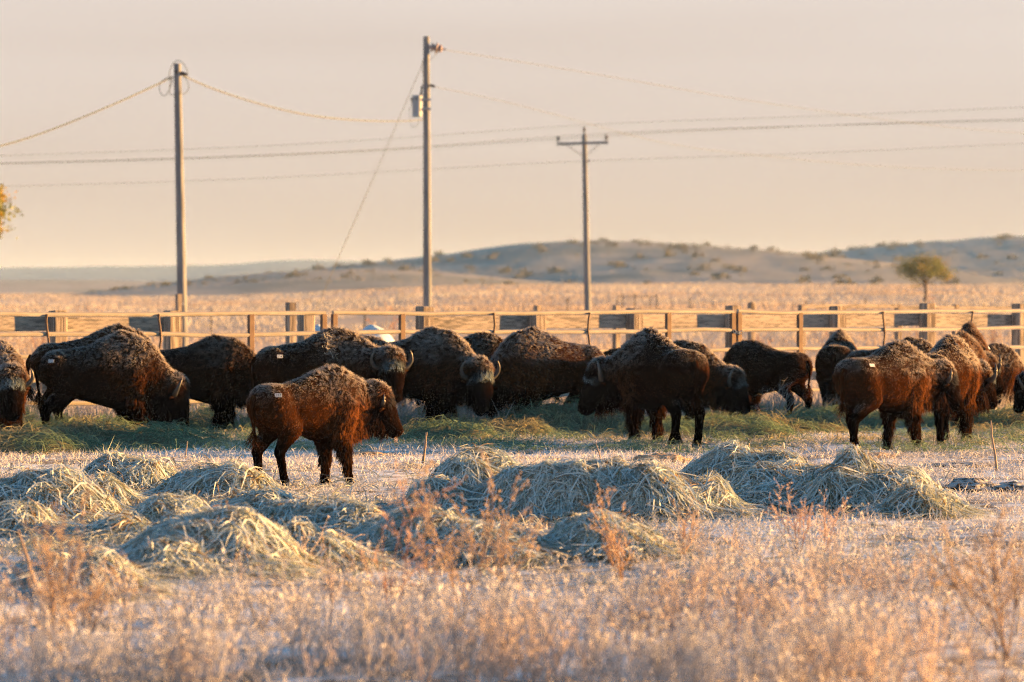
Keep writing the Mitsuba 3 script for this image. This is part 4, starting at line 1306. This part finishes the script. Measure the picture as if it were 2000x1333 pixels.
# leftmost pole: cable loops and clamps
for l in ([(338, 152, 121), (318, 158, 120.9), (312, 175, 120.9), (320, 188, 120.9), (330, 178, 120.9), (337, 150, 120.9)], [(334, 150, 120.8), (332, 170, 120.8), (334, 186, 120.8), (344, 184, 120.8)],
          [(356, 148, 121.1), (364, 156, 121), (369, 172, 121), (360, 184, 120.9), (350, 180, 120.8)], [(337, 160, 121.1), (336, 130, 121.2), (348, 119, 121.2), (362, 130, 121.2), (367, 150, 121.2)]):
    wire("cable_loop", W(l), 0.012, holder=k1, n=30)
bead(k1, "clamp", [(0, .05), (0.12, .06), (0.24, .035)], at(352, 143, 120.95), (1, 0, -0.25), "dark_bsdf")
bead(k1, "bolt", [(0, .05), (0.06, .05)], at(345, 141, 120.86), (0, -1, 0), "dark_bsdf")
bead(k1, "bolt", [(0, .04), (0.05, .04)], at(356.5, 594, 120.84), (0, -1, 0), "tag_bsdf")

# tallest pole: insulator, transformer, guy
bead(k2, "insulator", [(0, .045), (.10, .05), (.12, .16), (.17, .18), (.22, .10), (.26, .10), (.28, .19), (.34, .20), (.38, .12), (.42, .12), (.44, .15), (.50, .14), (.54, .04), (.66, .03)], at(836, 92, 140.95), (1, 0.0, -0.16))
tcan = at(815, 208, 140.9)
b = Bag()
tube(b, [tcan + [0, 0, z] for z in (-0.40, -0.38, -0.36, 0.36, 0.385, 0.40)], [0.20, 0.205, 0.19, 0.19, 0.205, 0.15], 20)
part(k2, "transformer", b.mesh(), "steel_bsdf", smooth=35)
bead(k2 + "__transformer", "bushing", [(0, .045), (.08, .05), (.10, .03), (.22, .028), (.24, .045), (.34, .03)], tcan + [0.14, 0.0, 0.40], (0.1, 0, 1), "dark_bsdf")
bead(k2 + "__transformer", "terminal", [(0, .05), (.08, .04)], tcan + [-0.17, -0.06, 0.25], (-1, -0.3, 0), "dark_bsdf")
bead(k2 + "__transformer", "terminal", [(0, .04), (.05, .04)], tcan + [-0.03, -0.18, 0.26], (0, -1, 0), "dark_bsdf")
for z in (0.24, -0.10):
    bead(k2 + "__transformer", "bracket", [(0, .045), (.40, .045)], tcan + [0.10, -0.05, z], (1, 0.1, 0), "steel_bsdf")
bead(k2, "clamp", [(0, .03), (.10, .06), (.22, .03)], at(839, 167, 140.9), (1, 0, -0.3), "dark_bsdf")
for py in (170 + 10, 214, 195):
    bead(k2, "bolt", [(0, .045), (.07, .045)], at(833.5, py, 140.88), (0, -1, 0), "porcelain_bsdf")
wire("lead_wire", W([(827, 118, 140.85), (827, 150, 140.8), (826, 165, 140.8), (822, 172, 140.8)]), 0.012, holder=k2)
wire("lead_wire", W([(805, 197, 140.8), (800, 215, 140.8), (801, 238, 140.8), (808, 249, 140.8), (816, 244, 140.8), (818, 234, 140.9)]), 0.010, holder=k2, n=24)
wire("lead_wire", W([(854, 103, 141), (846, 113, 140.8), (838, 119, 140.8)]), 0.010, holder=k2, n=12)
gy = thing("guy_wire", "guy wire slanting from the tallest pole down to its bright yellow guard", "guy wire")
ga, gb = at(827, 122, 141), at(578, 618, 132)
gb[2] = float(ground_z(gb[0], gb[1]))
b = Bag()
tube(b, [ga, (ga + gb) / 2 + [0, 0, -0.05], gb], 0.012, 6)
part(gy, "strand", b.mesh(), "wire_bsdf", smooth=True)
b = Bag()
e0 = ga + (gb - ga) * 0.905
tube(b, [e0, gb], 0.042, 8)
part(gy, "guard", b.mesh(), "yellow_bsdf", smooth=True)

# crossarm pole
b = Bag()
a0, a1 = at(1087, 282, 178.8), at(1188, 279, 178.9)
v, f = box_mesh((np.linalg.norm(a1 - a0), 0.10, 0.125), 0.01)
ang_ = math.atan2(a1[2] - a0[2], a1[0] - a0[0])
v = rot(v, "y", -ang_) + (a0 + a1) / 2
part(k3, "crossarm", (v, f), "pole_bsdf")
for q0, q1 in ((at(1107, 284, 178.7), at(1140, 306, 178.75)), (at(1170, 283, 178.75), at(1148, 302, 178.75))):
    b = Bag()
    tube(b, [q0, q1], 0.022, 6)
    part(k3, "brace", b.mesh(), "pole_bsdf")
PIN = [(0, .02), (.10, .02), (.11, .07), (.16, .085), (.20, .06), (.22, .075), (.27, .065), (.31, .03)]
bead(k3, "insulator", PIN, at(1090, 279.5, 178.8), bsdf="dark_bsdf")
bead(k3, "insulator", PIN, at(1184, 277, 178.9), bsdf="dark_bsdf")
bead(k3, "insulator", PIN, p3[-1], bsdf="dark_bsdf")
bead(k3, "clamp", [(0, .06), (.08, .05)], at(1148.5, 315, 178.9), (1, 0, 0), "dark_bsdf")

# ------------------------------------------------------------------ trees
def make_tree(label, base_pt, height, rx, rz, zc, cols, n, seed, lean=0.0):
    key = thing("tree", label, "tree")
    r = np.random.default_rng(seed)
    bp = np.array(base_pt)
    b = Bag()
    trunk = np.array([bp + [lean * s * height + 0.12 * math.sin(3 * s), 0, s * height * 0.42 - 0.2 * (s == 0)] for s in np.linspace(0, 1, 6)])
    tube(b, trunk, np.linspace(0.22, 0.13, 6) * height / 6.5, 9)
    part(key, "trunk", b.mesh(), "bark_bsdf", smooth=40)
    b = Bag()
    tips = []
    for i in range(15):
        a = i / 15 * 2 * np.pi + r.normal(0, 0.3)
        e = r.uniform(0.0, 1.1)
        s = bp + [lean * height * .4, 0, height * r.uniform(0.26, 0.42)]
        d_ = np.array([math.cos(a) * math.cos(e) * rx, math.sin(a) * math.cos(e) * rx, 0]) * r.uniform(0.6, 0.95)
        e_ = np.array([bp[0] + lean * height, bp[1], bp[2] + zc]) + d_ + [0, 0, math.sin(e) * rz * 0.85 - 0.2]
        m_ = (s + e_) / 2 + [0, 0, 0.25] + r.normal(0, 0.15, 3)
        tube(b, [s, m_, e_], [0.07 * height / 6.5, 0.045 * height / 6.5, 0.015], 5)
        tips.append((e_, (s + m_) / 2))
        for _ in range(3):
            q = m_ + (e_ - m_) * r.uniform(0, 0.8)
            e2 = q + r.normal(0, 0.5, 3) * [rx / 2.6, rx / 2.6, rz / 2.6]
            tube(b, [q, e2], [0.025 * height / 6.5, 0.008], 4)
            tips.append((e2, q))
    part(key, "limbs", b.mesh(), "bark_bsdf", smooth=40)
    b = Bag()
    cl = [t[0] for t in tips] + [t[0] * 0.5 + t[1] * 0.5 for t in tips]
    cols = np.array(cols)
    for c in cl:
        m = n // len(cl)
        q = np.array(c) + r.normal(0, 1, (m, 3)) * np.array([rx, rx, rz]) * r.uniform(0.09, 0.20)
        base_c = cols[r.integers(len(cols))]
        cc = base_c * r.uniform(0.6, 1.3, (m, 1))
        sz = 0.10 * height / 6.5 * r.uniform(0.6, 1.4, m)
        blades(b, q, r.normal(0, 1, (m, 3)), r.normal(0, .5, (m, 3)), sz * 1.6, sz * 0.8, cc, cc)
    part(key, "crown", b.mesh(), "grass_bsdf", color=b.color())
    labels[key + "__crown"] = {"kind": "stuff"}


g = at(1806, 590, 390)
g[2] = float(ground_z(g[0], 390)) - 0.1
make_tree("lone round-topped tree with olive and yellowing leaves on the far plain", g, 5.9, 2.9, 2.1, 3.4, [(0.24, 0.27, 0.09), (0.28, 0.28, 0.10), (0.36, 0.28, 0.10), (0.20, 0.24, 0.09)], 9500, 5)
g = at(-68, HOR, 150)
g[2] = float(ground_z(g[0], 150))
make_tree("golden autumn tree of which one branch reaches into the photo's left edge", g, 7.0, 1.75, 0.9, 5.9, [(0.44, 0.36, 0.07), (0.46, 0.30, 0.05), (0.30, 0.32, 0.09)], 5200, 9)

# ------------------------------------------------------------------ single weeds and sticks
def weed(label, px, gy, h, spread, nst, col, tip, seed, thick=0.006, depth=2, leaf=3, lean=None):
    D = gd(gy)
    p = at(px, HOR, D)
    p[2] = float(ground_z(p[0], D))
    k = thing("dry_weed", label, "weed")
    b = Bag()
    branch_plant(b, p, h, spread, nst, col, seed, thick, depth, leaf=leaf, tipcol=tip)
    put(k, b.mesh(), "grass_bsdf", color=b.color())


GREY, PALE = (0.36, 0.33, 0.31), (0.62, 0.58, 0.55)
RUST, TAN = (0.36, 0.27, 0.20), (0.58, 0.45, 0.33)
weed("bare frosted grey weed branching in front of the small round-backed bison", 1513, 838, 0.72, 0.85, 9, GREY, PALE, 1, 0.007, 2, 0)
weed("orange blurred weed rising before the left end of the long hay heap", 905, 1215, 0.78, 0.30, 5, RUST, TAN, 2, 0.007, 2, 12)
weed("orange blurred weed leaning over the ridge of hay, beside the taller orange one", 985, 1200, 0.62, 0.34, 4, RUST, TAN, 3, 0.007, 2, 12)
weed("thin reddish weed stem standing free of the hay at the middle of the gap", 770, 1235, 0.8, 0.2, 3, (0.40, 0.22, 0.15), (0.66, 0.45, 0.32), 4, 0.006, 2, 6)
weed("thin blurred weed stem just left of the orange clump", 835, 1210, 0.66, 0.22, 4, RUST, TAN, 5, 0.006, 2, 10)
weed("brown seed-headed weed nearest the photo's lower left corner", 110, 1300, 0.85, 0.35, 6, RUST, (0.54, 0.42, 0.32), 6, 0.007, 2, 12)
weed("low rusty weed clump beside the dark broken hay clump", 165, 1262, 0.5, 0.4, 5, RUST, (0.54, 0.42, 0.32), 7, 0.006, 2, 12)
weed("tall brown weed standing against the photo's right edge", 1968, 1290, 0.85, 0.25, 6, (0.30, 0.19, 0.12), (0.52, 0.43, 0.34), 8, 0.007, 2, 10)
weed("frosted pink twiggy weed in front of the golden-ended hay heap", 1560, 1085, 0.5, 0.65, 7, (0.45, 0.30, 0.22), (0.78, 0.62, 0.52), 9, 0.006, 2, 4)
weed("frosted twiggy weed at the foot of the curled hay crest", 1610, 1075, 0.44, 0.8, 6, (0.45, 0.30, 0.22), (0.78, 0.62, 0.52), 10, 0.006, 2, 4)
weed("pale twiggy weed between the small tangled heap and the golden-ended heap", 1330, 1095, 0.42, 0.6, 6, (0.42, 0.30, 0.22), (0.72, 0.6, 0.5), 11, 0.006, 2, 4)
weed("tan weed tangle growing through the small hay heap", 1215, 1135, 0.52, 0.5, 8, (0.40, 0.26, 0.16), (0.70, 0.52, 0.36), 12, 0.006, 2, 6)
weed("tawny weed behind the pipe fence near the leftmost pole", 175, 700, 1.55, 0.35, 5, (0.34, 0.2, 0.13), (0.62, 0.42, 0.3), 13, 0.012, 2, 4)
weed("small tawny weed behind the pipe fence at the far left post", 75, 705, 1.3, 0.35, 5, (0.34, 0.2, 0.13), (0.62, 0.42, 0.3), 14, 0.011, 2, 4)
weed("rusty seed-head weed behind the fence between the bundle and the tallest pole", 757, 695, 1.55, 0.15, 3, RUST, (0.58, 0.3, 0.16), 15, 0.012, 2, 12)
weed("rust-red weed behind the fence under the far lone tree", 1790, 695, 1.5, 0.3, 5, RUST, (0.55, 0.3, 0.18), 16, 0.012, 2, 6)
weed("rust-red weed rising above the fence near the photo's right edge", 1940, 690, 1.55, 0.3, 6, RUST, (0.55, 0.3, 0.18), 17, 0.012, 2, 6)
weed("rust-red weed rising above the fence right of the chained joint", 1612, 695, 1.5, 0.25, 4, RUST, (0.55, 0.3, 0.18), 18, 0.012, 2, 6)
weed("pinkish weed clump in front of the timber planks right of the joint", 1480, 740, 1.0, 0.4, 6, (0.36, 0.22, 0.15), (0.64, 0.44, 0.32), 19, 0.010, 2, 5)


def stick(label, pts, D, r, col="bark_bsdf"):
    k = thing("stick", label, "stick")
    b = Bag()
    p = [at(x, y, d) for x, y, d in pts]
    n_ = len(p)
    tube(b, p, np.linspace(r, r * 0.5, n_), 7)
    put(k, b.mesh(), "twig_bsdf", smooth=True)


scene["twig_bsdf"] = principled([0.34, 0.25, 0.19], 0.9)
D_ = gd(930)
stick("upright grey stick stuck in the ground right of the young tagged bison", [(826, 905, D_ + 2), (830, 875, D_ + 2), (833, 845, D_ + 2)], 0, 0.020)
D_ = gd(918)
stick("forked dead stick standing in the open ground near the photo's right edge", [(1947, 920, D_), (1944, 890, D_), (1937, 850, D_), (1936, 822, D_)], 0, 0.019)
D_ = gd(1200)
stick("bare brown stick leaning over the hay at the lower left", [(90, 1215, D_), (72, 1160, D_), (52, 1090, D_), (34, 1036, D_)], 0, 0.017)
D_ = gd(900)
stick("thin upright twig behind the rounded hay heap", [(361, 905, D_), (363, 885, D_), (366, 862, D_)], 0, 0.012)
stick("thin pale twig in the pink ground behind the long hay heap", [(1175, 905, D_), (1170, 885, D_), (1164, 866, D_)], 0, 0.011)

# trampled clods and dung on the bare ground
for i, (px, gy, w_, h_) in enumerate(((1290, 898, 0.40, 0.10), (1900, 958, 0.32, 0.13), (1980, 958, 0.30, 0.09), (1880, 905, 0.5, 0.05), (738, 1000, 0.14, 0.05), (715, 892, 0.35, 0.06), (1700, 892, 0.30, 0.07))):
    k = thing("earth_clod", ("low mound of trampled straw behind the long hay heap", "dark frosted clod right of the golden-ended heap", "dark clod cut by the photo's right edge", "flat dark scuffed patch of earth under the forked stick", "small brown dung pat beside the flat hay heap",
                             "flat trampled straw patch behind the young tagged bison's forelegs", "little tan straw lump by the woolly young bison's hind hoof")[i], "clod")
    D_ = gd(gy)
    c = at(px, HOR, D_)
    sp = trimesh.creation.icosphere(4, 1.0)
    v = np.array(sp.vertices)
    v = v * (1 + 0.7 * (meshkit.fbm(v * 2.5 + i * 7, 4, i)[:, None] - 0.5)) * [w_, w_ * 0.8, h_]
    put(k, (v + [c[0], c[1], float(ground_z(c[0], D_))], np.array(sp.faces)), "straw_bsdf" if i in (0, 5, 6) else "soil_bsdf", smooth=False)


def soil_col(p, n, uv):
    g = mikit.fbm(p.x * 20.0, p.y * 20.0, p.z * 20.0, 3)
    return mikit.mix([0.05, 0.04, 0.03], [0.40, 0.40, 0.40], mikit.smoothstep(0.45, 0.8, g + n.z * 0.2))


def straw_col(p, n, uv):
    g = mikit.fbm(p.x * 30.0, p.y * 30.0, p.z * 50.0, 3)
    return mikit.mix([0.18, 0.11, 0.06], [0.55, 0.42, 0.30], g)


scene["soil_bsdf"] = principled(mikit.proc(soil_col), 0.95)
scene["straw_bsdf"] = principled(mikit.proc(straw_col), 0.95)
# ------------------------------------------------------------------ air
if HAZE > 0:
    scene["air"] = {"type": "homogeneous", "albedo": {"type": "rgb", "value": [0.64, 0.78, 0.99]}, "sigma_t": {"type": "rgb", "value": [HAZE * 0.75, HAZE, HAZE * 1.3]}}
    scene["haze"] = {"type": "cube", "to_world": T().translate([0, 6000, 50]).scale([30000, 16000, 65]), "bsdf": {"type": "null"}, "interior": {"type": "ref", "id": "air"}}
    labels["haze"] = {"kind": "stuff", "label": "thin dawn haze over the plain", "category": "haze"}
    scene = {"air": scene.pop("air"), **scene}
else:
    scene["camera"].pop("medium")
